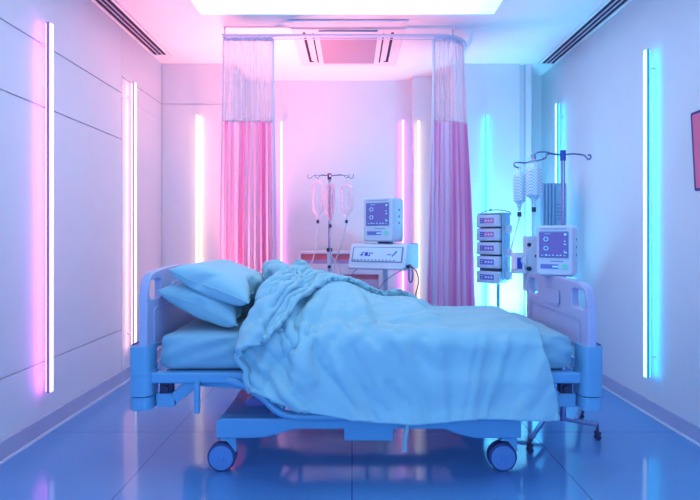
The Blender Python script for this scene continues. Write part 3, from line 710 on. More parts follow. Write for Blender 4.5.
# ---------------------------------------------------------------- drip stand at the bed foot with monitor
px, py = 1.239, 2.80
t = thing('drip_stand', 'tall chrome drip stand behind the footboard with long hooked arms', 'drip stand', (px, py, 0)); o_ = t.location
MB().cyl((px, py, .09), (px, py, 1.63), .011).build('pole', CHROME, t, off=o_)
MB().cyl((px, py, .09), (px, py, .95), .017).build('sleeve', CHROME, t, off=o_)
MB().cyl((px, py, 1.605), (px, py, 1.665), .016).build('hub', mat('hub_blue', srgb(40, 70, 170), .4), t, off=o_)
A = [(px, py, 1.64), (px+.06, py, 1.645), (px+.12, py, 1.638), (px+.138, py, 1.622), (px+.15, py, 1.612), (px+.163, py, 1.625), (px+.156, py, 1.64), (px+.147, py, 1.636)]
hook(A, .005).build('hook_arm', CHROMED, t, off=o_)
A = [(px, py, 1.64), (px-.09, py, 1.645), (px-.11, py-.02, 1.62), (px-.145, py-.03, 1.605), (px-.17, py-.02, 1.605), (px-.185, py, 1.625), (px-.18, py+.01, 1.64)]
hook(A, .005).build('hook_arm', CHROMED, t, off=o_)
A = [(px, py, 1.64), (px-.05, py+.0, 1.643), (px-.10, py+.02, 1.66), (px-.15, py+.03, 1.655), (px-.155, py+.03, 1.62), (px-.20, py+.04, 1.60), (px-.265, py+.04, 1.60), (px-.275, py+.03, 1.578), (px-.25, py+.03, 1.568)]
hook(A, .005).build('hook_arm', CHROMED, t, off=o_)
def fleg(a, b_, nm='leg'):
    leg = MB().bar(a, b_, .022, .020).build(nm, CHROMED, t, off=o_, bevel=.003)
    x, y, z = b_
    MB().cyl((x, y-.010, .017), (x, y+.010, .017), .017, n=16).cyl((x, y, .02), (x, y, z+.008), .007, n=8).box(x-.014, x+.014, y-.014, y+.014, .035, .05).build('castor', DARK, leg, off=o_)
fleg((px, py, .09), (1.40, 2.72, .085)); fleg((px, py, .09), (.91, 2.93, .085))
fleg((1.155, 2.834, .092), (.955, 2.56, .07)); fleg((1.30, 2.77, .092), (1.46, 3.04, .07))
MB().cyl((1.155, 2.834, .075), (1.155, 2.834, .115), .014).build('joint', DARK, t, off=o_)
G2 = 'hatched bottles on the right drip stand'
bottle('drip_bottle', 'hatched drip bottle hanging in front, nearer the pole of the right stand', 1.058, 2.775, 1.590, .225, .047, HATCH, [(1.056, 2.79, 1.22), (1.075, 2.85, 1.1), (1.05, 2.95, 1.02), (1.14, 3.15, .97), (1.225, 3.365, .93)], G2, sides=8, shoulder=.4)
bottle('drip_bottle', 'hatched drip bottle hanging farther out, leftmost on the right stand', .995, 2.835, 1.555, .215, .036, HATCH, [(.99, 2.86, 1.22), (.97, 2.9, 1.1), (.985, 3.05, 1.0), (1.08, 3.25, .93), (1.16, 3.37, .93)], G2, sides=8, shoulder=.4)
mo = monitor('patient_monitor', 'boxy patient monitor with violet screen clamped above the footboard', 'monitor', (px-.072, py-.085, .938), -math.radians(36), .205, .285, .125)
MB().box(-.01, .05, .055, .105, .08, .16).build('pole_clamp', DEVD, mo, bevel=.003)
MB().cyl((.02, .0, -.012), (.02, .0, .012), .03).build('foot', DEVD, mo)
# ---------------------------------------------------------------- pillows and duvet (shapes as steps in millimetres)
DUV_N = (84, 54)
DUV = [931,1,2,2,2,2,2,2,2,1,2,2,1,2,2,1,1,2,1,2,1,1,1,1,1,1,0,1,2,1,1,1,1,0,1,0,1,0,1,0,1,1,0,1,1,0,0,1,0,1,0,0,1,0,1,-91,2,1,2,2,1,2,2,2,2,
2,1,2,2,1,2,1,2,1,1,1,1,1,1,1,1,1,1,1,1,1,1,1,1,1,0,0,1,0,1,1,0,1,0,1,0,1,0,1,0,1,0,0,1,0,-90,1,2,1,2,2,2,2,2,1,2,2,2,1,2,1,2,1,1,2,1,
1,1,1,1,1,0,2,1,1,1,1,1,0,1,1,0,0,1,0,1,1,0,1,1,0,0,1,0,1,0,0,1,0,1,-90,1,1,2,2,2,2,2,1,2,2,2,1,2,1,2,1,2,1,1,1,2,0,1,1,1,1,1,1,1,1,1,
1,1,1,0,0,1,0,1,1,0,1,1,0,0,1,0,1,0,1,0,0,1,0,-90,1,2,2,2,1,2,2,2,2,2,1,2,1,2,1,2,1,1,2,1,1,1,1,1,1,0,2,1,1,1,1,1,1,0,0,1,0,1,1,0,1,0,
1,1,0,0,1,0,1,0,0,1,0,1,-90,1,2,1,2,2,2,2,1,2,2,2,1,2,1,2,1,2,1,1,2,1,1,0,1,1,1,1,1,1,2,1,0,1,0,1,0,1,0,1,1,0,1,0,1,0,1,0,1,0,1,0,0,1,
0,-90,2,1,2,2,2,1,2,2,2,2,1,2,1,2,1,2,1,2,1,1,1,1,1,1,0,1,2,1,1,1,1,1,0,1,0,1,0,1,1,0,1,0,1,0,1,0,1,0,0,1,0,1,0,1,-91,2,2,1,2,2,2,2,2,
2,1,2,1,2,2,1,1,2,1,2,1,1,0,1,1,1,1,1,1,1,2,0,1,1,0,1,0,1,0,1,1,0,1,0,1,0,0,1,0,1,0,1,0,1,0,-90,2,1,2,2,2,2,2,1,2,2,1,2,2,1,2,1,1,2,1,
1,1,1,1,0,2,1,1,1,1,1,1,0,1,0,1,1,0,1,1,0,1,0,1,0,0,1,0,1,0,1,0,1,0,1,-91,2,2,1,2,2,2,2,2,2,1,2,2,1,2,1,2,1,1,1,2,0,1,1,1,1,1,1,1,1,1,
1,0,1,1,0,1,1,1,0,1,0,1,0,0,1,0,1,1,0,0,1,0,1,0,-90,2,1,2,2,2,2,2,1,2,2,1,2,2,1,2,1,1,2,1,1,1,1,1,1,1,0,2,1,0,1,1,0,1,1,1,1,0,1,1,0,1,
0,0,1,0,1,1,0,0,1,0,1,0,1,-91,2,2,2,2,2,2,1,2,2,1,2,2,1,2,1,2,1,1,1,1,1,1,1,1,1,1,1,1,1,0,1,0,1,1,1,1,1,1,0,0,1,0,0,1,1,0,1,1,0,0,1,0,
0,1,-90,2,1,2,2,2,2,2,1,2,2,2,1,2,1,2,1,1,1,2,0,2,1,1,1,1,0,1,1,1,0,1,1,0,1,2,0,1,1,0,1,0,0,1,1,0,1,1,0,1,0,0,0,1,0,-90,2,2,2,2,2,2,1,
2,2,1,2,2,2,1,2,1,1,1,1,1,1,1,1,1,1,1,1,0,1,1,0,3,-1,1,1,1,1,0,1,0,0,0,1,1,1,1,1,0,2,-1,0,0,0,1,-90,2,1,2,2,2,2,2,1,2,2,2,1,2,2,1,1,1,
1,1,1,1,2,1,1,1,0,2,1,2,2,1,1,1,0,3,0,0,-1,0,-1,-1,1,1,1,1,1,1,1,0,0,-1,0,1,0,-90,2,2,2,2,2,2,1,2,2,2,2,1,2,1,2,1,1,0,2,1,1,1,3,3,2,1,
-2,2,1,2,1,1,1,2,0,-1,0,0,0,-1,-1,1,0,2,1,1,1,0,1,-1,0,0,0,0,-89,1,2,2,2,2,2,2,2,1,2,2,2,2,1,2,0,1,1,2,1,1,2,2,2,2,1,2,0,1,1,2,1,1,1,1,
0,-1,-1,-1,-1,1,0,1,0,2,1,0,1,0,0,0,-1,0,0,-89,2,2,2,2,2,2,2,2,2,1,2,2,2,1,1,1,1,1,2,1,2,2,1,2,2,2,0,1,1,1,1,2,1,1,1,0,0,-2,-1,-1,0,0,1,
1,1,2,0,0,0,0,0,0,0,-1,-89,2,3,2,2,2,2,1,2,3,2,0,3,2,2,0,1,0,2,1,2,2,1,2,2,2,2,0,0,1,1,2,1,2,1,1,0,-1,-1,-2,-1,1,0,1,0,2,1,0,0,1,0,-1,0,
0,0,-89,2,2,2,2,3,1,3,1,2,2,2,2,2,1,1,0,1,1,2,1,2,2,2,2,2,1,0,2,0,1,1,2,1,1,1,0,-1,-1,0,-1,-1,1,0,1,1,1,1,0,1,-1,0,0,-1,0,-89,3,2,2,2,2,
3,1,2,2,3,2,1,2,2,0,0,1,1,1,2,2,1,2,2,2,2,0,1,1,0,2,1,1,2,0,0,0,-1,-1,-1,0,1,1,0,1,1,1,1,-1,0,-1,0,0,-1,-88,2,2,3,2,2,2,3,2,2,1,3,2,1,2,
0,1,-1,1,2,1,2,2,2,2,2,2,0,3,-2,1,1,1,2,0,1,0,0,-1,-1,0,0,0,1,0,2,0,1,1,-1,0,0,0,-1,-1,-88,3,2,3,2,2,3,2,3,3,2,2,2,-1,2,0,1,1,1,1,1,1,2,
2,1,2,2,2,3,0,-2,1,1,1,1,0,0,0,0,-1,-1,0,1,1,0,1,1,1,0,0,-1,1,-1,0,-1,-88,2,3,2,3,3,3,3,2,2,2,3,1,1,3,0,-3,1,1,2,1,2,1,1,2,2,2,2,3,3,0,
-5,1,1,1,0,0,0,0,0,0,-1,0,1,1,-1,2,1,0,0,0,1,0,-2,-1,-88,3,3,3,2,3,3,3,3,2,2,3,2,-1,3,2,1,3,1,0,-1,1,0,1,0,1,2,3,3,3,3,1,-8,0,1,0,0,1,0,
1,-1,-1,0,1,0,0,1,1,1,0,1,1,-2,-1,-2,-87,3,3,3,4,2,2,2,3,3,4,2,3,2,0,1,0,3,3,3,3,2,2,0,-2,-2,-1,1,2,3,2,3,6,-8,2,-2,0,0,2,-7,-1,0,0,0,1,0,
1,4,2,-3,2,-2,-1,-2,-1,-87,3,3,3,3,4,3,1,3,3,2,3,3,2,2,2,3,2,1,1,2,2,4,3,3,2,0,-1,-2,0,2,3,0,5,-5,2,-1,-1,-2,-3,-4,-2,-2,0,-1,1,6,0,1,-1,0,
-2,-2,-1,-2,-85,2,3,3,3,4,3,3,4,3,3,2,1,2,4,0,2,2,3,2,3,2,2,2,2,2,3,3,2,0,-1,0,1,1,1,-2,0,-2,-1,-3,-4,-1,-1,-1,2,-1,2,-1,0,-1,-2,-1,-2,-2,-1,
-84,4,2,2,3,3,4,2,3,4,2,3,3,3,3,2,2,1,1,2,2,2,2,3,2,3,2,2,2,2,1,0,0,0,-1,0,0,-3,0,-3,-1,-3,0,2,-4,2,-2,0,-1,-2,-1,-2,-1,-2,-2,-80,4,1,3,1,3,
2,4,3,3,3,3,2,7,0,0,2,2,2,2,3,2,2,2,2,3,2,2,2,1,2,0,0,0,0,-1,-1,-1,-1,-1,0,-1,-2,0,-3,-1,1,-2,-1,-3,-2,-1,-2,-2,-1,-78,6,1,3,2,2,1,1,4,3,4,
5,3,1,4,1,1,1,1,2,1,2,2,3,2,3,3,2,2,1,1,0,0,0,-1,0,-1,1,-2,-1,-1,-1,-2,3,-2,-3,-1,-1,-2,-3,-2,-2,-1,-2,-1,-76,6,6,4,3,4,1,-2,-1,0,7,8,-2,5,-1,
1,1,1,1,2,1,2,2,2,3,2,3,3,2,1,1,1,-1,0,0,-2,1,-1,-3,0,0,-1,1,0,0,0,-3,-4,-2,-3,-2,-2,-1,1,-4,-74,6,6,7,5,4,4,4,3,3,1,0,-10,8,-5,2,4,4,2,3,2,
2,2,1,1,1,0,0,2,1,0,1,0,0,0,-1,-1,-2,0,-1,0,0,0,0,0,3,-6,-2,-4,-3,-3,1,3,-4,-5,-72,7,6,6,5,4,4,3,3,3,1,1,-2,6,1,1,0,0,1,1,1,1,1,1,1,2,0,1,
0,2,1,0,0,0,-1,-1,-1,-1,-1,0,-1,0,0,0,3,3,-1,-4,-10,-2,2,4,-5,-4,-5,-70,7,6,11,8,6,7,4,-2,21,7,2,-2,-11,-13,5,1,2,1,1,0,0,0,-1,-2,-1,-2,1,1,1,
2,0,-1,0,-1,-1,-1,-1,-1,0,0,1,2,2,2,1,1,-2,-2,-1,-5,-4,-5,-4,-5,-67,7,10,9,10,8,9,8,8,8,0,2,-7,-12,-9,5,0,1,0,1,0,0,-1,-1,-1,-2,0,1,1,1,1,-1,0,
-1,-1,-1,-1,0,0,0,2,2,1,1,3,9,-6,11,-4,-7,-13,2,-6,-7,-7,-64,10,8,9,10,8,8,9,10,7,6,-7,3,5,-4,-3,-3,-2,-2,-1,2,1,2,1,-2,-5,-4,-5,-4,-4,-1,0,-1,0,
-1,-1,0,-1,0,1,2,2,1,5,10,-3,3,3,-6,-2,-10,-4,-7,-7,-7,-59,9,9,10,8,11,12,14,-2,11,2,10,2,-17,-3,-2,-2,-2,-2,-1,0,2,2,7,-7,-5,-5,-5,-4,-3,-2,-1,0,
1,0,-1,-2,0,0,2,2,3,7,12,-7,7,-3,0,-6,-1,-7,-10,-5,-8,-6,-59,13,10,12,10,9,11,12,10,3,-12,21,-11,7,10,-3,-5,-5,-5,-4,-3,-2,2,-5,7,1,-3,-4,-5,-5,-6,
-2,-16,5,-1,-1,0,0,0,2,4,6,10,-3,2,-3,0,-4,0,-6,-7,-9,-6,-7,-7,-45,4,11,12,9,10,10,8,12,4,9,14,10,-2,-22,-6,-5,-5,-3,-5,-3,-1,2,2,4,1,-3,-5,-6,-5,
-8,7,-14,-3,2,0,0,2,1,3,7,3,0,-4,5,-4,-3,-3,0,-7,-7,-9,-8,-6,-6,-24,4,-1,12,10,10,11,10,15,15,12,-10,3,9,12,13,7,-4,-5,-3,-5,-3,-6,-5,-7,-8,-16,-14,
-14,-1,1,0,3,-5,-2,-2,0,0,-2,-1,-1,0,0,1,4,-11,-2,11,-11,-11,-4,-9,-8,-4,-8,8,2,-2,-4,8,12,10,13,12,22,-1,9,2,-3,16,8,1,-6,-4,-2,-3,-5,-6,-6,-7,-2,
-15,-14,-11,-10,6,7,-2,-9,-3,-3,-1,-2,0,2,15,13,12,12,-28,-10,-5,-9,-12,-2,-14,-8,-4,-8,-5,57,-5,-4,-5,-5,-3,5,15,23,10,25,-19,-1,7,19,-5,15,6,-7,-12,
-9,-12,2,-5,-5,-13,-5,-7,-6,-7,-5,-7,-1,5,-16,1,2,2,3,4,7,10,14,18,-21,-27,-8,-9,-5,-10,-11,-10,-1,6,14,83,-10,-5,-5,-3,-4,-6,9,0,18,28,-12,-21,23,-13,
15,27,-14,-16,-14,-10,-9,-3,-3,0,-17,-7,-7,-6,-7,-6,-7,0,15,5,6,6,6,6,4,-5,12,14,-3,-21,-16,-24,-16,-8,-7,-1,11,15,16,15,85,-6,-8,-6,0,-3,-7,-7,-4,21,
-4,16,-26,-5,24,-2,26,-6,-10,-2,-20,-15,-14,-13,-13,-5,-2,-4,-3,-4,-1,2,-14,-10,2,8,8,10,13,9,15,4,3,-11,-17,-19,-18,-24,-2,11,17,14,15,15,15,86,-10,2,
-7,-7,1,-4,-7,-7,-7,20,-19,-9,-6,1,26,19,11,-4,-9,-14,-14,-12,-13,-17,-7,4,-7,-7,4,-2,-3,-9,-11,-8,-14,17,5,6,18,5,-1,-8,-12,-20,-19,-17,5,17,17,15,16,
16,8,19,71,12,-17,-9,5,10,-7,-6,-6,-7,-2,-2,-4,-6,-6,-2,10,22,-21,-11,-5,-2,10,-15,-5,-12,1,-5,-6,-10,-16,5,-24,-10,2,-3,-11,10,18,-3,-4,0,-9,-16,-18,
-10,16,18,16,17,16,15,6,14,20,79,-14,3,-8,-7,-4,19,-12,3,-4,-1,-10,-6,0,-7,1,-8,-15,-4,-4,20,4,0,-12,-23,5,-12,-11,-13,-17,9,-24,-8,-13,-4,-6,-4,17,-10,
-7,-4,0,-10,-15,4,17,20,17,15,14,12,7,14,17,18,75,2,-8,-6,-1,-10,4,13,-12,11,-10,-5,-4,-11,3,-10,-9,-6,-11,-13,-6,-6,10,9,-25,-12,-13,-11,-11,9,-20,-11,
-3,-1,7,-17,-13,-7,-8,-7,-6,-7,7,10,17,15,16,7,8,13,13,14,16,18,19,89,-7,-5,-3,-8,-3,-9,17,6,-15,6,-9,-16,7,-9,-8,-7,-10,-15,8,-7,-3,-10,-12,-14,-13,
-12,-13,-10,-8,-6,6,11,-10,-5,-7,-6,-7,-8,-5,-5,-4,6,9,14,1,12,11,11,12,12,11,11,11,11,116,0,-9,-12,3,-8,-2,-7,25,-7,-12,-13,5,-16,7,-16,-9,-2,-12,8,
-12,-15,3,-18,-5,-15,-7,-12,-5,-8,0,-1,1,1,-4,-5,-11,-11,-19,-6,0,8,6,-6,10,18,8,8,-2,-11,6,7,5,7,8,181,-13,-10,7,-11,-6,-11,19,-15,10,-18,7,-16,5,-10,
-16,5,-15,5,-14,-12,4,-13,-6,-9,-9,-8,-4,-9,2,-4,-1,-5,-12,3,-19,-15,-9,-5,2,5,-5,-6,12,10,-12,0,21,-11,-1,3,4,10,15,15,180,5,-14,0,-9,2,-14,-5,12,-19,
9,-17,7,-16,-5,-5,-11,7,-15,-8,1,-12,-2,-9,-3,-11,-2,-7,-4,-9,5,-13,-12,8,-22,-7,-2,-6,-7,5,-10,-2,6,-5,12,-9,5,-4,1,6,6,6,3,9,6,205,-15,3,-15,5,-10,
-1,-12,9,-13,1,-13,-8,3,-10,-13,6,-14,8,-12,-5,-5,-8,-5,-6,-5,-6,-3,-8,-1,-6,-10,-8,-10,-2,-4,-7,1,-9,3,-2,-4,3,0,3,-6,4,-2,5,-4,9,0,-12,19,-1,204,2,
-9,-14,4,-14,9,-20,9,-13,5,-15,-7,3,-14,3,-11,7,-17,8,-11,-3,-9,-4,-7,-5,-6,-4,-6,-4,-8,-1,-10,-4,0,-14,10,-18,8,-15,11,-2,5,-5,2,-5,3,-1,3,-9,10,6,
-18,1,12,207,-1,-13,-2,-5,-14,12,-12,-17,7,-9,-9,-2,-6,0,-9,5,-15,6,-15,6,-13,-2,-9,-1,-8,-2,-8,0,-9,-2,-6,-4,-8,-2,-6,1,-13,-7,13,-16,8,13,2,-4,-2,-4,
6,-2,1,-9,11,-13,-16,-3,234,-7,-7,-1,-10,0,-12,1,-11,-14,8,-14,7,-7,-10,5,-14,6,-16,5,-15,4,-12,1,-8,0,-13,3,-7,-3,-7,-3,-4,-4,-4,-2,-11,6,-12,11,-17,
8,-7,20,8,-15,13,-12,9,-12,7,-6,-17,1,-18,236,-2,-9,-2,-7,-8,-1,-10,-2,-10,3,-12,4,-12,4,-11,3,-11,-2,-3,-9,-3,-8,-3,-2,-9,-1,-7,1,-12,2,-10,5,-13,9,
-7,-4,-11,3,13,-22,18,-16,-13,15,16,-20,16,-12,-13,-8,17,-22,17,-22,238,-7,-12,6,-12,2,-11,1,-12,3,-10,0,-10,-4,6,-15,4,-14,-1,-8,-6,-1,-10,4,-6,-8,-9,4,
-3,-11,-3,-2,-4,-4,-11,5,-7,-5,-2,-12,-7,20,-21,15,-19,18,-19,15,-18,11,-20,12,-20,-1,18,231,-8,-6,-8,0,-10,0,-9,0,-9,-1,-6,-11,7,-14,9,-10,-11,3,-11,-1,
-8,-1,-8,3,-16,4,-9,1,-12,2,-13,4,-9,-5,-3,-7,3,-13,-8,9,-14,15,-17,11,-17,13,-16,12,-19,10,-18,11,-18,3,250,-2,-15,5,-15,5,-14,4,-14,4,-11,2,-11,-7,8,
-14,7,-9,-8,-1,-8,-4,0,-14,6,-14,-6,6,-8,-5,-5,-7,0,-12,3,-13,5,-14,0,-10,11,-15,12,-16,10,-17,12,-16,12,-14,7,-21,-7,12,-20,264,-10,-3,-14,6,-14,5,-14,
3,-14,5,-7,-12,9,-13,5,-17,9,-16,8,-13,-2,0,-13,4,-14,5,-15,8,-11,-5,-2,-10,-2,-6,-9,8,-12,-12,14,-4,-12,4,0,-10,-9,13,-12,-11,8,-15,5,-17,8,-18,261,2,
-9,-10,-8,4,-12,3,-9,-4,-7,3,-12,-10,10,-7,-6,-13,9,-16,-5,11,-7,-8,-2,-10,4,-12,-1,-9,1,-14,4,-12,-2,-4,-8,7,-13,8,-14,6,-10,5,-13,7,-15,11,-10,-15,5,
-18,8,-17,1,263,-19,10,-15,-1,-11,5,-12,0,-3,-8,-9,6,-15,9,-16,8,-19,10,-17,10,-20,12,-15,8,-18,6,-4,-11,-4,-6,0,-9,-9,6,-15,8,-16,11,-14,6,-12,9,-1,
-15,7,-17,9,-9,-11,-3,-14,5,-15,-3,267,-16,8,-17,7,-16,6,-14,7,-15,3,-11,4,-13,3,-13,2,-12,-8,9,-17,8,-14,7,-15,0,6,-8,-9,-5,-5,-10,2,-6,-15,6,-13,1,
15,-9,-13,9,-6,-11,6,-17,6,-17,10,-12,-14,2,-17,9,-19,272,-1,-11,2,-13,3,-14,4,-11,6,-17,6,-13,2,-13,0,-6,-14,11,-18,9,-18,11,-16,8,-11,9,-8,-10,-13,9,
-13,-10,7,-17,9,-14,9,-14,13,-7,-15,6,-17,9,-13,0,-17,4,-6,-10,3,-17,-8,3,273,-13,3,-13,2,-13,4,-14,5,-12,2,-12,4,-13,1,-12,1,-9,-12,9,-16,10,-17,9,-17,
14,-11,-11,0,-13,5,-18,11,-19,10,-15,11,-16,12,-17,11,-13,-11,2,-14,10,-8,-11,-10,8,-18,4,-12,-3,-13,283,-7,-12,4,-14,6,-16,5,-12,3,-14,3,-6,-4,-11,-2,-1,
-10,-5,-7,3,-12,6,-15,5,-14,5,-12,5,-16,4,-12,-10,10,-16,11,-17,14,-19,10,-19,10,-14,4,-16,8,-12,-15,7,-15,3,-12,2,-16,-2,283,-2,-15,2,-12,3,-7,-8,-2,-3,
-12,6,-8,-4,-9,-4,-7,-2,-9,0,-8,-7,7,-13,-7,1,-7,-11,8,-7,-13,5,-14,-1,0,-14,13,-5,-15,6,-17,8,-6,-13,4,-14,6,-18,8,-17,8,-16,3,-11,-8,289,-16,-2,-8,6,
-13,-3,-1,-6,-7,-2,-12,5,-10,-5,-8,1,-11,2,-11,1,-11,-3,1,-13,0,-6,-3,-10,3,-16,10,-14,1,-3,-16,9,-16,8,-17,6,-16,7,-13,-12,17,-7,-10,1,-14,2,-12,1,-15,
-4,280,5,-4,-15,4,-13,7,-15,8,-9,-4,-11,-10,5,-7,-10,-2,-6,-4,-8,-2,-12,4,-6,-8,-6,-3,-1,-13,2,-10,-11,12,-8,-13,5,-18,6,-14,11,-11,-11,6,-19,10,-19,13,
-17,10,-10,-12,-2,-13,-1,-13,296,-17,14,-10,-2,-12,4,-10,-8,10,-13,-11,-3,-9,-3,-11,6,-12,2,-13,2,-10,-3,-2,-7,-11,1,-9,-1,-13,5,-15,2,-14,8,-11,-7,-11,9,
-14,7,-18,-10,16,0,-13,-15,12,-17,12,-15,-8,-13,5,-18,313,-17,-2,-5,-4,-8,2,-12,-4,-7,0,-13,1,-17,5,-7,-3,-8,-5,0,-10,-4,1,-13,0,-10,-1,-7,-10,-2,-8,-2,
-9,-12,5,-14,2,-9,-8,10,-12,5,-16,9,-14,5,-16,9,-15,1,-11,-1,-13,-11,6,295,-2,-13,5,-11,2,-13,3,-14,0,-12,1,-11,-12,8,-11,-6,-7,4,-8,-7,-3,-7,-3,-10,-1,
-9,-1,-8,-9,-1,-7,-7,-7,4,-15,-5,8,-6,-16,10,-19,8,-11,4,-15,6,-11,2,-14,5,-14,-9,0,-13,310,-2,-12,3,-11,-4,-10,5,-15,-4,-9,-7,-7,-7,1,-12,-1,-8,2,-11,
2,-12,3,-12,0,-13,3,-5,-12,1,-11,-5,3,-16,5,-13,3,-15,7,-15,-9,11,-16,9,-16,6,-16,8,-8,-2,-14,2,-13,-1,-12,311,-11,3,-15,4,-11,-4,-9,-5,-11,-5,-5,-10,
-2,-9,0,-10,2,-11,1,-12,3,-12,0,-9,-12,11,-9,-6,-4,-6,-6,-7,-1,-14,7,-18,7,-14,5,-15,10,-12,-9,7,-9,-6,2,-14,3,-14,3,-12,-1,-12,311,-8,-7,-1,-9,-9,3,
-13,-12,-3,-10,-2,-8,-6,-4,-8,-1,-7,-1,-12,2,-9,-3,-9,0,-12,-4,10,-10,-7,-5,-8,-1,1,-18,6,-14,5,-14,6,-16,9,-17,5,-15,10,-12,-6,-5,-8,-6,6,-17,7,-19,
312,-6,-9,-11,5,-13,-2,-13,-2,-11,0,-14,1,-10,0,-10,0,-9,-1,-8,-2,-10,-3,-10,5,-13,6,-15,7,-12,3,-12,1,-4,-9,-4,-8,1,-12,-12,9,-15,7,-13,-6,0,-9,-4,-5,
-10,5,-16,8,-16,1,306,-12,-3,-12,4,-16,4,-12,-10,1,-15,6,-16,5,-14,2,-4,-12,6,-14,3,-14,1,-10,3,-10,1,-15,6,-11,4,-10,-2,-9,-3,-9,-3,-8,-6,-13,12,-13,
-6,3,-16,4,-9,1,-14,-1,-10,2,-14,11,-20,311,-8,-5,-12,0,-10,-1,-14,5,-8,-14,4,-12,-10,5,-6,-7,-4,-9,5,-17,5,-13,3,-13,2,-4,-11,-5,6,-16,5,-14,5,-9,-9,
2,-13,-1,-13,8,-14,-8,3,-12,2,-11,3,-13,0,-9,-1,-12,0,-14,315,-15,-6,0,-15,1,-10,-9,3,-16,7,-16,7,-16,6,-14,8,-18,4,-6,-10,5,-6,-14,6,-11,2,-11,-1,-11,
-2,-10,4,-8,-5,-4,-13,2,-15,4,-16,0,-10,-8,10,-9,-5,-9,-8,5,-9,-10,-3,-12,-3,310,-12,-4,-11,0,-10,-9,8,-13,-12,10,-17,10,-14,-10,7,-10,-3,-8,8,-12,-1,-3,
-10,-2,-9,-1,-14,7,-14,-14,4,-2,-13,3,-14,4,-8,-7,-3,-10,-5,-8,1,-12,5,-14,1,-11,6,-18,2,-14,2,-14,306,-1,-14,-5,-5,-11,6,-10,2,-12,-10,10,-2,-17,1,-10,
4,-3,-12,7,-11,0,-10,-2,-4,-12,8,-10,-8,-5,-11,1,-13,1,-13,4,-17,10,-12,-11,5,-16,3,-12,-1,-5,-6,-11,5,-14,0,-10,-4,-9,-2,293,4,-13,1,-13,4,-17,10,-15,
4,-10,5,-15,5,-17,7,-8,-15,16,-6,-10,5,-14,-2,-3,-12,-8,5,-12,-8,-3,-10,-1,-14,5,-10,-8,4,-15,4,-14,2,-12,6,-14,3,-9,-6,-13,6,-20,7,-14,-3,-14,307,-6,
-9,5,-9,-10,-2,-3,-5,-1,-6,-1,-6,-7,-6,-6,-2,-11,-4,10,-5,1,-6,-7,-9,-3,-12,5,-8,-14,-2,-10,-6,-7,4,-7,-9,0,-12,1,-9,-13,6,2,-11,-9,-3,-8,-6,-11,0,-13,
1,-15,-7,2232,7,4,3,1,1,0,0,3,7,6,6,6,5,5,19,20,28,29,30,29,29,30,29,29,30,29,30,29,29,30,29,30,29,29,30,29,30,29,29,29,29,30,30,29,29,26,20,14,1,
1,1,1,3,5,-1021,5,7,4,3,1,1,1,3,6,6,6,6,6,6,19,21,28,29,29,30,29,29,29,30,30,29,29,29,30,29,30,29,29,29,29,30,29,30,29,29,29,30,29,30,29,25,20,15,
1,1,2,1,3,3,-1027,7,7,5,3,2,2,2,3,6,7,6,7,5,6,19,21,28,30,29,29,29,29,30,29,30,29,29,29,30,29,30,29,29,29,29,30,30,29,29,29,29,30,29,29,29,26,20,
14,2,2,1,2,2,4,-1032,7,8,5,2,4,4,-1,5,9,7,6,6,3,7,20,21,28,29,30,29,29,29,29,30,30,29,29,29,29,30,29,29,29,29,30,29,30,29,29,29,29,30,29,29,29,26,
19,14,2,3,2,1,3,3,-1034,7,8,3,7,5,0,1,7,8,8,6,4,2,7,22,20,29,29,29,29,29,30,29,30,29,29,29,29,29,30,29,29,29,30,29,30,29,29,29,29,29,29,30,29,29,
25,20,14,2,2,3,2,3,5,-1039,7,6,9,6,2,-1,2,8,11,8,5,3,1,8,22,20,30,29,29,29,29,29,30,29,30,29,29,29,29,30,29,29,29,29,29,30,29,29,29,29,29,29,29,29,
29,25,21,13,2,3,2,3,4,5,-1042,8,9,8,4,0,4,0,10,10,6,7,0,2,9,22,21,29,29,30,28,29,30,29,30,29,29,29,29,29,30,29,29,29,29,29,30,29,29,29,29,29,29,29,
29,29,25,20,13,2,3,2,3,4,5,-1043,9,10,7,3,3,-1,4,8,10,9,6,1,0,10,20,23,30,29,29,29,29,30,29,30,29,29,29,29,29,29,29,29,29,29,29,29,30,29,29,29,29,
29,29,29,29,24,21,12,2,3,2,3,4,5,-1044,9,11,7,3,0,5,2,9,11,8,4,1,0,11,20,24,30,29,29,28,30,29,30,29,29,29,29,29,29,29,29,29,29,29,29,29,29,29,30,
29,29,29,29,29,29,24,20,12,2,3,2,3,4,4,-1044,10,11,6,3,3,2,3,11,11,7,3,1,1,11,20,25,29,29,29,29,30,29,29,29,29,29,29,29,29,29,29,29,29,29,29,29,29,
29,29,29,29,29,29,29,30,24,20,12,2,1,3,3,3,4,-1044,10,11,6,3,1,3,6,12,10,7,3,1,0,12,20,26,29,29,29,29,29,29,29,30,29,29,28,29,29,29,29,29,29,29,29,
29,29,29,29,29,29,29,29,29,29,25,20,12,0,4,1,3,4,3,-1045,10,11,5,3,2,5,5,13,10,6,3,0,1,14,20,25,29,29,29,29,30,29,29,29,29,29,29,29,29,28,29,29,29,
29,29,29,29,29,29,29,29,29,29,29,29,24,21,11,4,-2,5,2,3,4,-1048,11,11,5,3,4,3,7,12,10,6,3,1,1,14,20,26,29,29,29,29,29,29,29,29,29,29,29,29,29,29,29,
29,28,29,29,29,29,29,29,29,29,29,29,29,29,25,20,8,3,8,-4,5,3,4,-1050,11,10,6,4,3,5,7,12,9,6,4,2,0,14,21,26,29,29,29,29,29,29,29,29,29,29,29,29,29,
28,29,29,28,29,29,29,29,29,29,29,29,29,29,29,30,17,21,14,11,-4,4,-2,7,3,-1052,10,11,7,4,4,4,7,11,10,6,4,0,3,14,21,27,29,29,29,29,29,29,28,29,29,29,
29,29,29,28,29,29,29,29,29,29,29,28,29,29,28,29,29,30,27,21,23,18,2,2,-2,1,4,4,-1054,11,11,7,4,4,7,5,12,8,5,2,6,1,15,22,27,29,29,29,29,29,29,27,29,
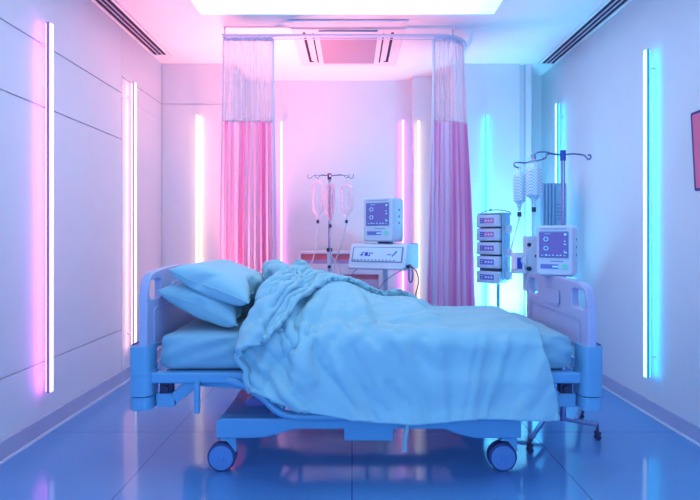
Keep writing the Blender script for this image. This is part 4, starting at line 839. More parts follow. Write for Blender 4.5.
28,30,29,29,29,28,29,29,30,29,28,28,28,29,29,28,29,29,30,29,29,22,23,18,-2,-1,5,-1,4,4,-1056,11,12,7,4,3,5,8,9,10,6,1,0,9,18,20,28,29,29,28,29,29,
28,29,29,29,28,28,29,29,29,29,29,29,30,28,29,27,28,28,29,29,29,29,30,31,26,16,17,0,-4,2,6,2,4,-1058,12,12,8,7,1,2,8,5,9,11,5,2,3,24,19,27,29,29,29,
29,29,28,29,29,27,27,30,28,29,29,29,29,30,29,29,29,28,27,28,27,29,29,30,30,30,27,17,12,3,-4,0,6,5,4,-1059,11,12,11,4,7,3,1,7,4,6,12,7,3,16,25,29,29,
28,29,29,29,29,28,27,27,28,29,30,29,28,29,30,29,29,29,29,28,27,27,28,28,29,30,31,30,24,18,12,-1,5,-4,5,7,4,-1060,11,12,10,8,0,7,8,1,7,3,2,8,9,19,26,
29,29,29,29,29,28,29,28,26,27,29,30,28,29,29,29,29,29,29,29,29,28,28,28,27,28,28,29,31,29,21,24,6,9,-1,-3,5,7,3,-1060,12,11,9,8,5,-1,11,8,7,4,2,1,
10,25,21,29,29,29,29,29,29,28,27,27,27,28,31,29,27,29,28,30,29,30,28,29,28,28,26,26,28,29,30,31,28,22,21,20,0,-3,-2,5,8,2,-1061,13,13,4,5,7,6,-2,10,
8,9,8,6,1,20,29,28,28,29,29,29,29,28,28,27,28,29,27,29,27,29,29,29,29,29,29,28,29,28,25,26,28,30,29,31,28,22,22,21,-1,-5,0,9,3,3,-1062,12,13,11,0,2,
3,3,3,6,6,9,8,13,20,30,28,28,29,29,29,29,29,28,28,28,30,29,28,25,25,30,29,29,29,28,29,28,28,28,24,27,30,30,31,27,21,23,22,-2,-5,7,-1,9,0,-1063,13,8,
14,9,4,4,5,2,-1,2,3,20,18,21,18,29,29,29,29,29,29,29,29,29,29,29,29,29,28,24,23,29,29,29,29,28,28,27,28,29,24,29,30,30,27,21,24,22,-5,4,-4,12,0,1,
-1065,15,11,3,13,8,4,9,6,3,1,2,5,26,22,24,20,29,29,29,29,29,29,30,30,31,29,29,28,29,28,23,22,28,29,28,28,28,28,29,27,25,29,29,30,29,21,22,23,-3,-7,
14,0,1,1,-1066,14,13,5,2,11,12,9,8,6,5,3,6,6,25,27,26,28,27,28,29,29,29,31,29,31,30,30,29,28,29,28,23,25,28,28,28,28,29,22,27,28,29,29,29,28,22,28,
-2,4,15,-1,2,1,2,-1068,14,13,11,3,0,8,13,9,9,7,8,0,10,29,28,29,27,27,26,27,27,28,29,30,30,30,29,29,29,29,28,29,26,26,29,28,28,27,26,24,27,28,27,28,
29,28,12,4,19,-3,5,0,2,3,-1073,14,13,13,10,2,-2,5,8,7,8,8,13,19,22,29,30,28,29,28,27,28,28,27,27,28,28,28,29,30,28,29,29,29,29,27,28,28,28,26,26,27,
27,27,29,27,10,13,25,2,7,0,1,2,4,-1080,12,15,14,12,11,4,-5,9,6,8,10,22,21,20,18,30,28,29,30,28,29,28,29,28,28,27,27,27,27,29,29,29,29,29,29,28,29,28,
26,27,26,27,29,23,11,18,24,23,6,-2,2,-1,5,5,-1091,11,15,15,14,13,11,5,-6,13,12,13,15,10,23,27,29,28,28,29,28,29,29,28,27,28,27,27,28,28,28,30,29,29,
30,28,29,31,27,27,27,28,26,13,21,23,26,23,7,13,-1,-1,3,6,6,-1102,7,16,13,14,14,15,13,8,-4,6,10,14,24,29,28,28,28,28,28,28,28,28,27,27,26,27,27,28,28,
30,29,30,29,30,28,29,31,28,27,26,24,22,28,22,21,21,11,22,0,1,2,7,6,12,-1118,8,6,12,12,12,15,17,16,16,12,13,3,28,19,30,28,28,28,28,28,28,27,27,27,26,
26,26,27,29,29,30,30,29,30,30,30,28,32,25,24,24,28,15,18,17,22,28,12,12,-3,3,10,15,4,-1131,6,7,7,9,12,11,13,14,15,16,20,25,16,27,28,26,26,27,28,27,27,
27,27,28,27,28,29,29,29,29,30,29,29,30,30,29,27,31,28,24,26,23,18,16,27,11,18,24,9,0,14,16,6,1,-1138,4,6,5,12,12,12,12,13,12,18,20,20,22,26,28,29,28,
29,28,28,28,28,28,28,28,28,28,28,28,29,29,29,29,30,30,29,29,28,28,25,23,22,21,25,27,18,15,7,13,15,18,4,0,0,-1136,6,7,21,17,13,15,12,9,15,19,19,20,19,
14,28,28,28,29,28,28,28,27,27,26,27,24,27,27,29,29,29,29,28,29,30,29,29,27,27,28,26,25,25,24,25,22,18,15,13,10,1,0,0,-3,-1123,6,21,15,22,17,17,15,13,
4,-13,15,24,25,29,26,29,28,27,28,26,27,27,26,27,27,26,27,28,28,25,28,28,29,29,29,29,27,27,26,25,25,25,26,22,15,26,2,17,17,20,-11,4,4,6,-1107,18,13,22,
13,19,14,11,-8,7,25,-2,12,25,27,28,28,29,27,27,26,26,26,26,28,26,28,28,28,29,29,29,28,28,29,29,28,27,27,25,24,24,25,20,14,28,9,28,7,26,-7,13,5,-2,5,
-1089,21,16,13,12,7,6,1,25,18,7,24,13,1,23,27,28,28,28,29,27,27,27,26,24,25,28,28,28,29,29,28,27,27,28,29,28,27,25,24,24,23,19,13,27,21,27,25,1,15,24,
-9,12,-6,6,-1074,6,9,8,9,9,9,10,17,23,27,-3,24,27,25,26,27,26,26,27,26,25,27,25,24,26,26,28,26,28,27,26,19,23,28,28,27,26,25,24,22,19,19,24,15,27,27,
28,23,-7,23,8,-8,4,4,-1074,25,11,13,11,10,9,-10,12,21,21,20,24,26,10,26,27,28,26,26,27,27,27,28,28,26,28,25,23,21,23,15,23,27,27,27,25,25,25,23,18,23,
26,19,27,19,27,20,26,-4,11,19,-2,6,1,-1076,24,25,9,11,5,10,15,24,16,21,5,11,14,23,27,26,27,25,27,27,27,26,28,25,27,23,23,22,13,19,21,25,27,26,26,25,
25,24,25,26,27,28,27,21,5,25,22,14,21,-6,14,14,-6,12,-1082,25,24,24,22,14,6,20,23,7,22,22,11,6,17,26,6,25,26,26,27,26,26,26,26,22,21,25,25,26,26,25,
21,7,26,27,27,27,28,27,20,24,23,25,-4,26,25,24,17,2,21,13,-3,12,18,-1097,23,24,24,23,24,26,22,1,25,8,18,25,20,-2,15,23,23,26,22,23,21,22,26,27,22,20,
26,27,26,27,21,26,24,13,28,27,27,28,27,26,26,23,22,6,-4,22,25,4,16,12,22,20,22,17,-1121,18,24,23,25,23,19,24,25,19,-3,25,18,6,25,20,1,21,22,23,25,26,
27,26,26,13,26,26,27,27,26,27,28,13,27,26,26,27,26,27,27,24,23,25,11,16,-8,11,21,23,24,23,15,4,6,-1086,7,14,21,27,25,18,11,23,18,26,22,2,26,13,27,-8,
28,24,25,17,21,24,23,24,26,27,26,27,26,27,26,22,24,27,26,26,25,24,26,23,27,28,25,17,13,9,0,23,22,6,18,14,-1,13,-1060,12,-2,17,16,27,22,16,13,20,13,14,
21,25,27,9,18,22,25,26,22,23,23,22,16,26,23,26,27,24,27,27,25,24,25,22,21,27,26,20,27,28,26,24,7,9,18,26,12,7,16,6,12,22,4,-1063,24,16,18,8,6,18,17,
18,22,26,17,11,25,12,26,24,15,14,23,28,26,22,19,25,19,25,27,26,25,22,26,14,24,26,27,25,25,19,28,26,27,25,20,6,23,19,12,11,11,10,16,23,17,1,-1039,14,27,
11,25,10,4,21,9,17,25,17,26,4,27,7,25,17,24,26,18,25,27,26,6,26,24,24,23,20,25,13,25,22,25,26,25,21,23,26,26,27,18,21,27,15,7,5,17,16,18,22,17,13,5,
-1007,25,12,25,6,26,10,8,22,6,19,26,9,24,8,22,19,17,22,21,24,19,23,25,-3,22,21,23,23,24,15,22,26,25,24,16,20,25,23,24,24,25,27,23,16,18,-4,22,21,16,
16,15,12,8,6,-933,6,26,8,18,24,17,5,11,22,9,19,21,8,18,18,18,18,20,11,24,6,14,18,18,20,19,20,22,22,21,26,20,13,22,23,23,22,21,22,20,17,21,23,5,21,19,
18,14,9,8,8,7,6,3,-841,20,17,19,10,24,11,16,4,16,17,17,11,16,14,18,15,15,20,8,18,17,10,17,16,15,18,16,19,17,10,19,23,23,23,19,15,13,9,19,22,22,17,7,
22,13,13,13,10,11,11,10,11,9,5,-747,17,21,5,18,19,15,6,15,9,17,9,15,10,15,18,12,17,11,15,17,8,13,14,12,16,12,13,13,6,20,20,21,9,23,-2,7,15,19,21,19,
7,14,15,18,8,13,8,9,9,11,9,11,9,13,-641,14,20,6,18,9,16,15,2,17,7,15,8,13,13,13,18,5,16,17,4,14,9,12,9,10,13,4,15,9,17,7,8,19,3,17,15,7,11,15,4,
9,18,11,8,11,19,-7,10,13,11,17,21,-8,19,-544,11,19,11,5,18,4,18,2,17,3,16,13,1,17,17,3,17,0,13,14,7,9,10,5,13,3,12,2,17,0,9,7,12,15,12,8,4,16,-2,
21,-6,18,11,15,18,-3,20,-5,19,-7,20,15,5,-13,-433,-1,15,12,13,14,2,17,-1,17,0,12,14,4,11,11,13,1,14,1,14,5,10,2,14,-2,18,-5,20,-7,19,-5,16,2,9,12,4,
10,-2,16,0,-3,14,18,3,13,6,11,6,16,-1,14,5,19,-4,-382,0,14,6,17,12,-4,13,15,-3,12,9,5,14,5,13,7,7,7,5,8,12,-4,15,-6,19,-8,18,-6,17,-5,18,-6,18,-2,
15,7,9,8,-7,19,-6,-13,6,16,7,12,11,3,14,2,14,13,-7,16,-342,11,6,12,13,1,11,4,10,8,1,16,-1,16,5,13,1,14,-3,17,-6,14,10,-8,19,-11,18,-7,19,-10,19,-6,
17,-3,15,3,15,-4,18,-10,20,-7,12,-20,4,13,-1,21,-5,17,-3,14,3,19,-16,-290,3,14,10,7,11,3,7,7,6,7,8,9,5,9,8,6,11,-3,16,-4,16,-6,17,-5,14,-6,17,-7,15,
-6,18,-7,17,-3,10,5,11,5,-9,21,-9,13,13,-4,-5,17,3,13,-1,8,3,8,9,4,-301,3,11,10,6,9,2,10,3,12,-1,15,0,14,0,13,4,6,16,-6,19,-8,12,12,0,10,-3,17,-4,
7,0,13,3,7,10,2,11,3,13,-1,15,-9,16,-5,20,-7,6,8,10,0,4,15,1,12,-8,-301,2,10,9,7,4,11,2,13,0,14,-1,12,3,12,-1,12,2,11,9,-8,18,-10,12,12,-1,14,0,
14,-3,13,1,12,9,0,16,-5,14,3,10,-2,16,-2,13,-2,12,-3,14,-2,12,-1,15,4,11,2,-319,2,6,16,-1,14,-2,14,-1,14,-1,15,-2,13,0,12,4,12,-5,20,-10,19,-4,6,10,
3,11,0,15,0,13,-4,18,-7,19,-4,17,-4,15,8,-4,20,-4,12,1,12,-4,14,-1,12,2,4,14,4,6,-315,-2,16,-2,16,-1,15,-4,15,-3,17,-2,10,6,6,8,4,11,1,11,3,0,16,
-5,13,-4,18,-2,11,10,-6,20,-10,20,-6,13,7,7,14,-7,11,6,9,1,9,12,-4,10,13,2,2,13,3,12,3,-318,0,16,-5,12,8,5,11,12,-11,14,12,0,11,3,14,-4,7,12,-3,14,
3,10,-2,16,-8,17,-3,16,-7,20,-9,20,-7,16,0,14,1,12,2,13,-1,15,-2,14,-1,15,-4,13,2,10,3,13,6,4,-320,3,13,1,12,-1,16,-4,18,-5,12,6,9,5,11,-6,18,-7,18,
-6,17,-5,18,-3,14,-3,19,-4,14,-9,6,10,5,9,5,10,4,10,2,13,-1,12,-2,11,4,9,6,8,12,-8,16,3,15,3,7,-320,-1,18,-2,13,0,13,-1,14,-1,12,-3,17,-5,18,-8,17,
-6,11,9,5,7,7,13,-1,15,2,13,-10,16,-1,7,8,10,2,13,5,13,-11,11,10,1,12,0,13,-3,14,-2,15,2,1,17,-5,23,-5,-315,1,11,10,1,13,-2,15,-2,17,-9,22,-8,17,-7,
19,-3,1,12,3,12,1,9,7,8,6,10,11,-8,5,12,8,3,11,3,11,4,9,9,-2,12,-2,14,-3,19,-4,17,-9,14,14,-11,22,-9,19,0,-313,-1,15,1,13,-1,13,-3,17,-3,13,-3,18,
-8,18,-7,17,-3,2,12,6,10,1,15,3,10,11,-6,16,-5,18,-6,18,-3,12,7,6,10,3,9,4,7,1,12,5,7,15,-9,6,13,-1,18,-8,19,-7,-312,3,3,16,-1,16,-4,17,-4,16,-5,
18,-2,12,-6,18,-7,16,-11,11,11,2,11,3,13,-3,20,-2,15,0,16,-4,12,4,8,8,6,9,3,9,2,11,2,11,1,14,-1,5,15,-4,16,0,14,0,6,-313,-8,18,-6,12,4,15,-5,17,-4,
11,6,13,-6,16,-8,18,-7,16,-6,14,4,9,10,-9,14,6,9,3,15,-6,18,-3,15,8,11,4,16,-3,9,2,10,11,-5,18,-4,16,-6,16,-4,16,-3,10,14,-13,-302,3,5,13,-8,13,10,
-5,21,-8,13,7,5,14,-8,15,-4,9,8,11,-7,11,-2,18,-4,13,12,-10,11,10,3,13,3,9,14,0,14,3,13,0,8,5,12,0,12,1,13,-3,17,-8,18,-7,18,-5,12,-297,-15,6,16,-1,
11,-5,13,3,4,11,-2,11,3,14,-5,16,-4,17,-3,13,7,-9,23,-9,16,-5,17,-4,17,-5,15,2,15,-1,15,-4,17,4,8,11,-4,16,-1,14,0,10,7,8,10,-10,20,-9,19,-7,-293,3,
-2,16,-4,12,0,13,8,-12,11,13,-6,16,-5,11,15,0,12,8,-9,19,-11,9,16,9,-13,8,19,-6,19,-6,18,0,13,10,-9,12,12,4,11,2,13,-2,10,3,3,13,4,10,4,-3,7,18,1,
-306,0,20,-7,19,-6,19,-7,16,4,1,15,-6,10,-4,18,-4,16,-7,20,-8,19,-7,14,-6,17,-6,14,-1,16,-4,15,3,3,20,-4,14,1,10,5,6,6,3,11,2,12,-3,18,-4,14,13,-17,
8,16,2,-307,11,1,17,-5,20,-6,16,1,12,9,-2,14,9,-13,11,14,9,-14,8,20,-8,17,-9,18,-7,15,-3,15,-5,18,-6,18,-7,19,-2,10,4,12,3,12,-2,11,6,7,0,13,2,11,
-1,12,5,-7,19,0,-306,5,5,19,2,-1,13,11,4,15,1,17,-6,17,-6,17,-8,19,-8,14,-5,16,-8,17,-9,17,-11,19,8,-8,20,-9,20,-3,16,-6,15,0,15,-3,10,4,8,8,2,12,1,
12,15,-13,4,18,-7,18,-5,-295,-3,20,-4,21,-9,19,1,15,6,14,-3,17,-5,17,-7,18,-8,18,-8,17,-8,17,-8,18,9,-16,5,18,-7,19,-6,5,18,-5,12,1,10,3,8,9,1,10,8,
3,13,-5,17,-6,17,-7,17,-2,15,-4,-302,8,2,18,-2,14,11,7,7,14,-2,21,-8,17,-4,17,-7,18,-8,17,-7,16,-5,16,-7,17,3,-14,7,16,-3,13,-4,16,-4,15,-4,13,3,8,3,
9,1,10,5,9,9,-7,18,-9,15,8,3,15,0,-301,10,2,11,9,9,-2,9,16,-3,15,1,14,-3,17,10,-9,21,-8,16,-1,4,13,8,-8,17,-12,18,-11,18,-10,19,-7,17,-10,20,-5,16,
-2,10,5,8,4,11,-6,20,-8,19,-10,10,10,5,11,11,0,-294,-3,20,-8,20,-3,14,5,1,14,-6,21,-5,13,7,14,-11,10,16,-5,19,-5,13,14,-11,18,-10,21,-12,15,-15,9,19,
-7,15,-4,17,-6,12,11,0,10,-3,18,-7,18,-8,19,-9,10,2,13,3,14,1,-285,-7,17,-5,18,-10,19,-5,15,13,-6,16,4,-2,16,13,-9,21,-7,18,-3,17,-7,18,13,-16,12,18,
-2,-13,17,-12,9,14,13,-9,19,-7,15,2,8,9,-6,18,-5,19,-7,16,-3,15,-5,18,-7,19,-5,-291,6,-4,22,-13,21,-9,13,15,-6,21,-6,19,-6,18,-7,20,-6,17,-2,13,12,-5,
6,14,7,-9,20,-11,19,-8,16,-9,11,13,-3,10,11,-5,22,-11,16,-7,15,6,8,13,-10,12,10,11,-8,18,3,6,-305,15,-16,9,21,-9,10,12,4,-1,15,3,13,2,1,16,2,7,7,9,
11,-2,15,-7,19,-3,17,10,-13,11,14,-11,13,13,-1,9,5,-6,10,7,11,-9,14,10,-4,20,-8,18,-6,17,-5,17,-7,21,-6,-305,17,-4,17,-11,12,13,1,16,-4,10,2,16,-6,11,
2,13,10,4,14,-3,19,-7,17,-4,12,6,4,15,-5,8,5,6,5,10,-1,17,-9,7,16,-8,12,-7,20,-9,19,-13,14,12,-3,17,11,-12,15,6,-312,10,5,17,-4,15,-7,20,-5,16,-3,12,
2,11,-2,12,8,-3,15,15,-3,17,-2,18,-4,10,11,2,10,2,9,3,5,11,0,13,11,-8,16,-10,19,-13,17,-15,22,-17,13,15,-6,19,-4,19,-7,20,-7,-310,9,14,6,12,-1,7,10,
7,7,7,4,9,0,9,-3,17,-6,16,3,13,10,4,15,7,4,12,-2,14,4,5,8,2,13,-2,2,14,1,12,-5,14,5,-13,-5,9,12,-5,14,-6,8,13,-1,15,9,9,244,28,28,29,29,29,29,29,
29,28,28,29,28,29,29,23,22,8,-2,-1,0,0,0,0,0,0,0,0,0,0,0,0,0,0,0,0,0,0,0,0,0,0,0,0,1,3,-13,-21,-26,-30,-29,-29,-29,-29,-29,-218,29,28,28,29,29,29,
29,29,28,29,28,29,28,29,23,20,9,-2,-2,0,0,0,0,0,0,0,0,0,0,0,0,0,0,0,0,0,0,0,0,0,0,0,0,0,3,-13,-21,-26,-29,-29,-29,-29,-29,-30,-214,28,28,29,28,29,
29,29,29,28,28,29,28,29,29,22,20,8,-2,-1,-1,0,0,0,0,0,0,0,0,0,0,0,0,0,0,0,0,0,0,0,0,0,0,0,0,3,-13,-22,-25,-30,-29,-29,-29,-29,-29,-212,29,27,29,29,
28,29,29,29,27,29,28,29,29,28,21,21,7,-3,-1,0,0,0,0,0,0,0,0,0,0,0,0,0,0,0,0,0,0,0,0,0,0,0,0,0,3,-14,-21,-26,-29,-29,-29,-29,-29,-29,-210,29,28,28,
28,29,29,29,28,28,28,29,29,29,28,19,22,6,-4,0,0,0,0,0,0,0,0,0,0,0,0,0,0,0,0,0,0,0,0,0,0,0,0,0,0,2,-14,-21,-26,-29,-29,-29,-28,-29,-29,-207,28,28,
27,29,29,29,30,27,27,28,30,29,29,28,19,21,3,-2,0,0,0,0,0,0,0,0,0,0,0,0,0,0,0,0,0,0,0,0,0,0,0,0,0,0,2,-15,-21,-25,-29,-29,-29,-29,-29,-28,-205,28,
27,28,29,29,30,29,26,28,28,29,30,29,27,19,20,3,-2,0,0,0,0,0,0,0,0,0,0,0,0,0,0,0,0,0,0,0,0,0,0,0,0,0,0,2,-15,-21,-26,-29,-29,-29,-29,-28,-29,-202,
28,27,28,29,29,30,28,28,28,27,29,30,29,27,20,18,1,-1,0,0,0,0,0,0,0,0,0,0,0,0,0,0,0,0,0,0,0,0,0,0,0,0,0,0,2,-16,-21,-26,-29,-29,-28,-29,-29,-28,
-199,27,27,28,29,30,29,29,27,27,28,29,30,29,27,21,16,-1,0,0,0,0,0,0,0,0,0,0,0,0,0,0,0,0,0,0,0,0,0,0,0,0,0,0,0,1,-15,-21,-27,-29,-28,-29,-29,-29,
-28,-195,26,27,29,29,29,29,29,27,27,28,29,30,29,26,21,16,-2,0,0,0,0,0,0,0,0,0,0,0,0,0,0,0,0,0,0,0,0,0,0,0,0,0,0,0,1,-16,-21,-26,-29,-29,-29,-29,
-29,-28,-192,27,27,28,30,29,29,28,26,28,28,29,30,29,26,21,14,-2,0,0,0,0,0,0,0,0,0,0,0,0,0,0,0,0,0,0,-1,1,-1,1,0,0,0,0,1,-1,-16,-21,-26,-29,-29,-29,
-29,-29,-28,-188,27,27,28,29,29,29,28,26,28,29,28,29,29,26,21,14,-3,0,0,0,0,0,0,0,0,0,0,0,0,0,0,0,0,0,0,0,-1,0,1,0,0,0,0,0,0,-16,-21,-28,-28,-29,
-29,-29,-29,-28,-184,26,27,29,29,29,28,28,27,27,29,29,28,29,26,21,12,-3,0,0,0,0,0,0,0,0,0,0,0,0,0,0,0,0,0,0,0,0,-1,0,0,0,1,0,0,0,-16,-22,-29,-28,
-28,-29,-29,-29,-28,-181,27,27,28,29,29,28,28,27,27,29,29,28,29,26,20,12,-3,-1,0,0,0,0,0,0,0,0,1,1,2,2,2,2,-5,-3,-1,-1,0,0,-1,0,1,0,3,3,-5,-25,-21,
-26,-25,-28,-29,-29,-29,-28,-177,27,27,28,29,28,29,28,26,28,28,29,28,29,25,20,11,-4,0,0,0,0,0,0,0,2,2,5,5,6,3,2,0,-3,-4,2,-2,-2,-2,-2,-4,-7,0,1,5,
-12,-22,-18,-23,-28,-29,-29,-29,-28,-29,-173,27,27,28,28,29,28,28,26,28,29,28,29,28,25,19,11,-4,-1,0,0,1,2,9,4,4,3,-1,7,4,4,1,0,-2,-2,-6,-9,-7,-5,-3,
5,0,0,0,-7,-9,-18,-20,-22,-29,-29,-29,-29,-29,-28,-169,26,26,28,29,28,29,27,28,27,28,29,29,27,23,21,10,-1,1,0,1,2,3,2,-1,4,9,12,1,5,3,1,0,-2,-4,-5,
-6,-8,-11,-7,-5,0,0,0,2,-10,-13,-24,-23,-29,-28,-29,-29,-29,-28,-166,26,26,28,28,29,29,27,29,27,27,28,29,29,18,22,10,-6,0,0,0,1,1,4,6,11,11,8,8,2,2,1,
0,-2,-3,-4,-6,-7,-10,-10,-9,-4,0,0,1,-6,-13,-24,-26,-29,-29,-29,-28,-28,-29,-163,26,27,27,28,28,29,29,27,29,28,26,29,28,25,16,7,-6,0,0,0,0,3,5,11,13,
10,9,3,3,2,2,-1,-1,-3,-4,-6,-7,-9,-13,-9,-3,1,-5,1,-3,-18,-23,-27,-28,-29,-29,-28,-28,-29,-160,26,27,27,28,29,28,27,29,28,29,29,28,28,23,13,5,0,-4,0,0,
1,4,7,14,13,8,6,10,-2,4,0,-1,-1,-3,-4,-5,-7,-8,-8,-9,-8,-9,5,0,-8,-22,-18,-28,-27,-29,-29,-28,-28,-29,-158,26,27,27,28,29,29,26,28,29,28,29,29,28,17,
21,-4,0,0,0,0,3,4,10,14,12,12,1,4,11,-5,1,0,-2,-2,-4,-5,-6,-9,-11,-14,-9,-3,-1,3,-10,-20,-19,-22,-29,-28,-29,-29,-28,-29,-155,26,26,29,29,28,28,29,27,
28,28,27,29,30,22,9,10,-7,-2,0,1,2,5,10,13,11,8,14,8,-8,5,-3,0,-2,-2,-4,-5,-6,-5,-15,-12,-10,-5,-2,0,-7,-20,-19,-20,-29,-29,-28,-28,-29,-29,-152,26,27,
27,29,29,28,29,29,28,28,28,28,27,24,3,9,5,0,-2,-1,0,3,8,13,10,7,6,7,15,-13,1,0,-2,-2,-4,-5,-6,-9,-4,-18,-9,-4,-1,-1,-10,-22,-18,-18,-29,-29,-28,-29,
-28,-29,-149,26,28,26,28,28,29,28,30,28,29,29,21,25,21,25,-5,1,1,2,2,3,2,3,9,11,8,6,5,5,16,-17,-1,-1,-3,-3,-5,-7,-9,-8,-4,-17,-5,-2,1,-12,-21,-15,-19,
-29,-28,-29,-27,-29,-29,-146,25,28,29,26,27,29,27,29,29,29,29,29,15,21,17,22,3,2,-1,0,1,1,1,1,4,7,6,5,6,6,17,-17,-6,-5,-5,-6,-6,-8,3,-10,-16,-7,-4,-1,
-8,-19,-19,-18,-29,-29,-25,-29,-29,-29,-143,26,26,29,29,26,27,27,29,28,28,29,29,30,17,13,12,9,8,7,5,2,2,1,-1,0,0,2,3,5,5,5,18,-13,-3,-8,-7,-7,-4,-18,
-11,-10,-8,-5,-1,-11,-18,-8,-29,-29,-25,-30,-29,-29,-28,-139,26,26,27,29,28,28,27,27,28,28,28,29,29,5,8,8,10,10,12,12,10,9,8,5,3,2,0,-1,1,4,5,2,11,-11,
-4,-6,-8,-10,-14,-15,-12,-11,-10,-8,-7,-3,-27,-29,-23,-30,-29,-29,-29,-28,-134,25,27,26,27,28,29,29,28,27,28,29,27,23,19,0,3,4,7,8,9,11,11,12,13,11,9,6,
5,1,1,0,3,2,0,-9,-5,-10,-8,-14,-14,-11,-10,-11,-5,-10,-28,-26,-17,-30,-29,-29,-29,-29,-28,-128,27,24,26,26,27,28,29,28,28,27,28,19,20,22,22,3,3,2,4,5,7,
8,9,10,11,10,11,11,11,5,2,1,-1,-4,-5,-6,-8,-9,-12,-12,-13,-9,-6,-17,-27,-23,-18,-20,-29,-30,-29,-29,-29,-28,-121,27,25,25,25,26,27,28,28,26,26,26,25,27,
18,10,8,7,6,6,6,6,7,9,10,10,11,11,10,8,7,3,0,0,-2,-6,-7,-6,-10,-9,-10,-9,-13,-26,-20,-18,-13,-20,-30,-27,-30,-29,-29,-28,-28,-114,28,24,26,25,25,25,26,
27,29,28,28,25,17,3,7,9,10,9,8,9,9,10,11,12,12,12,11,10,8,5,2,1,2,-3,-6,-5,-4,-12,-8,-13,-17,-18,-7,-19,-20,-22,-28,-21,-31,-29,-29,-28,-29,-26,-108,27,
28,26,25,26,25,23,24,25,25,25,28,2,22,-1,7,9,10,10,10,11,12,11,12,13,14,12,12,7,4,2,2,-1,-2,-4,-1,-12,-9,-9,-14,-16,-10,-24,-23,-23,-21,-11,-29,-28,-29,
-29,-27,-24,-29,-102,28,27,28,26,27,26,26,25,25,25,21,8,23,4,11,12,13,12,11,12,11,10,11,11,10,8,7,4,5,4,5,4,1,-1,-3,-6,-12,-7,-8,-15,-13,-17,-23,-24,
-10,-28,-25,-18,-28,-30,-25,-23,-28,-29,-93,28,27,27,26,26,25,26,26,25,23,22,21,19,12,9,10,9,8,8,8,8,8,8,8,4,7,8,10,9,8,5,2,-1,-3,-4,-5,-7,-9,-11,-13,
-18,-19,-19,-14,-11,-24,-26,-29,-26,-24,-23,-28,-29,-28,-82,27,27,16,22,24,24,26,27,8,21,21,21,21,20,-2,9,8,8,9,9,9,9,10,10,12,15,12,11,8,0,3,3,-1,-2,
-5,-5,-9,-8,-10,-9,-12,-14,-15,-16,-17,-20,-25,-26,-26,-27,-29,-28,-29,-28,-70,27,17,22,16,21,22,22,25,27,25,23,10,7,6,8,9,9,10,10,10,11,10,10,9,10,10,
11,10,9,15,-1,-4,-3,-2,-4,-7,-9,-11,-9,-15,-14,-13,-12,-18,-23,-12,-27,-24,-23,-16,-26,-27,-28,-27,-57,19,24,15,23,21,22,25,25,26,13,28,26,13,8,8,7,8,8,
10,11,11,11,11,8,9,8,6,5,1,-3,-4,-3,-4,-4,-5,-6,-8,-8,-12,-16,-15,-12,-20,-23,3,-29,-7,-27,-10,-26,-24,-27,-28,-26,-46,16,21,23,24,25,25,24,12,17,27,2,
25,22,14,12,9,9,9,7,7,6,7,-8,13,10,8,7,5,2,1,1,-10,-8,-7,-3,-3,-9,-11,-15,-14,-16,-19,-22,2,-19,8,-15,-28,-23,-14,-24,-25,-26,-27,-31,23,24,24,25,25,
24,23,19,13,2,20,-7,-3,8,11,10,10,9,7,9,9,7,12,-11,8,7,6,5,3,3,1,11,-15,-6,-4,-8,-9,-10,-15,-16,-20,-18,11,-23,7,-9,0,-16,-26,-15,-24,-26,-27,-26,-2,
11,23,22,24,24,23,26,21,15,16,13,0,-3,-14,4,8,10,8,7,3,1,-1,0,-1,2,8,11,13,20,-10,-21,7,-5,-7,-9,-10,-11,-13,-15,-19,-15,-2,19,-1,-18,4,-18,10,-26,-25,
-16,-27,-26,-26,28,11,12,24,24,25,22,19,3,-19,13,24,25,21,3,1,0,10,7,7,3,2,2,2,3,1,4,3,3,-25,-18,-17,-8,-2,-6,-8,-10,-11,-12,-10,-6,0,1,3,21,-26,5,
13,-21,-13,-26,-22,-22,-26,-23,53,11,13,13,15,20,26,9,-10,14,-16,15,24,27,-14,2,27,12,7,7,4,1,-4,-3,-1,-16,6,2,-1,-1,-4,-8,-18,-25,-7,-7,-5,-4,-3,-1,10,
3,3,-5,-8,3,7,-9,-17,-27,-12,-22,-27,-23,-20,68,13,13,14,14,13,10,6,14,-2,5,-2,8,17,21,-23,-4,6,10,10,9,12,-16,-4,-2,9,-18,-4,-3,-2,0,16,0,-12,-17,-1,
-1,-1,0,0,1,1,3,4,-13,-10,-11,7,-27,-19,-20,-14,-17,-16,-16,59,17,14,13,12,14,17,7,13,3,4,0,3,14,5,-4,-1,-3,0,-3,1,2,3,4,8,-16,-5,-5,-3,-3,-1,-2,4,
18,-3,-2,-1,-2,-1,0,3,1,2,1,-15,-14,-10,-19,-15,-13,-13,-12,-17,-21,-22,41,26,22,17,7,10,19,24,14,0,7,2,5,7,9,0,-1,-3,-3,-9,8,4,3,1,-2,-6,-3,-3,-4,
-2,-2,-5,8,5,-6,1,1,2,3,2,2,2,1,-3,-13,-15,-18,-14,-14,-12,-20,-15,-19,-22,-18,22,23,27,21,21,4,15,21,22,19,-15,12,15,7,6,0,0,-11,-8,-3,-4,-4,-4,8,14,
-2,-12,2,1,-11,0,0,1,5,6,7,1,2,3,2,2,1,-7,-5,-18,-17,-11,-7,-19,-20,-15,-22,-19,-13,-19,32,-11,13,19,28,25,19,19,20,14,8,-21,26,4,24,10,-6,-5,-11,-6,
1,-2,-13,10,-11,14,-8,-1,1,1,3,0,-1,6,7,4,3,4,1,-1,-3,2,-5,-12,-18,-8,-11,-16,-19,-19,-20,-17,-14,-15,-18,13,19,-7,25,10,23,22,14,23,21,-14,17,-1,27,4,
24,9,-11,-8,-6,-3,-10,-7,1,9,2,1,0,1,0,1,-1,4,7,6,4,4,2,-9,-5,-4,4,-12,-7,-1,-16,-15,-20,-14,-16,-17,-14,-15,-17,-18,26,-15,26,1,28,-7,24,23,9,24,13,
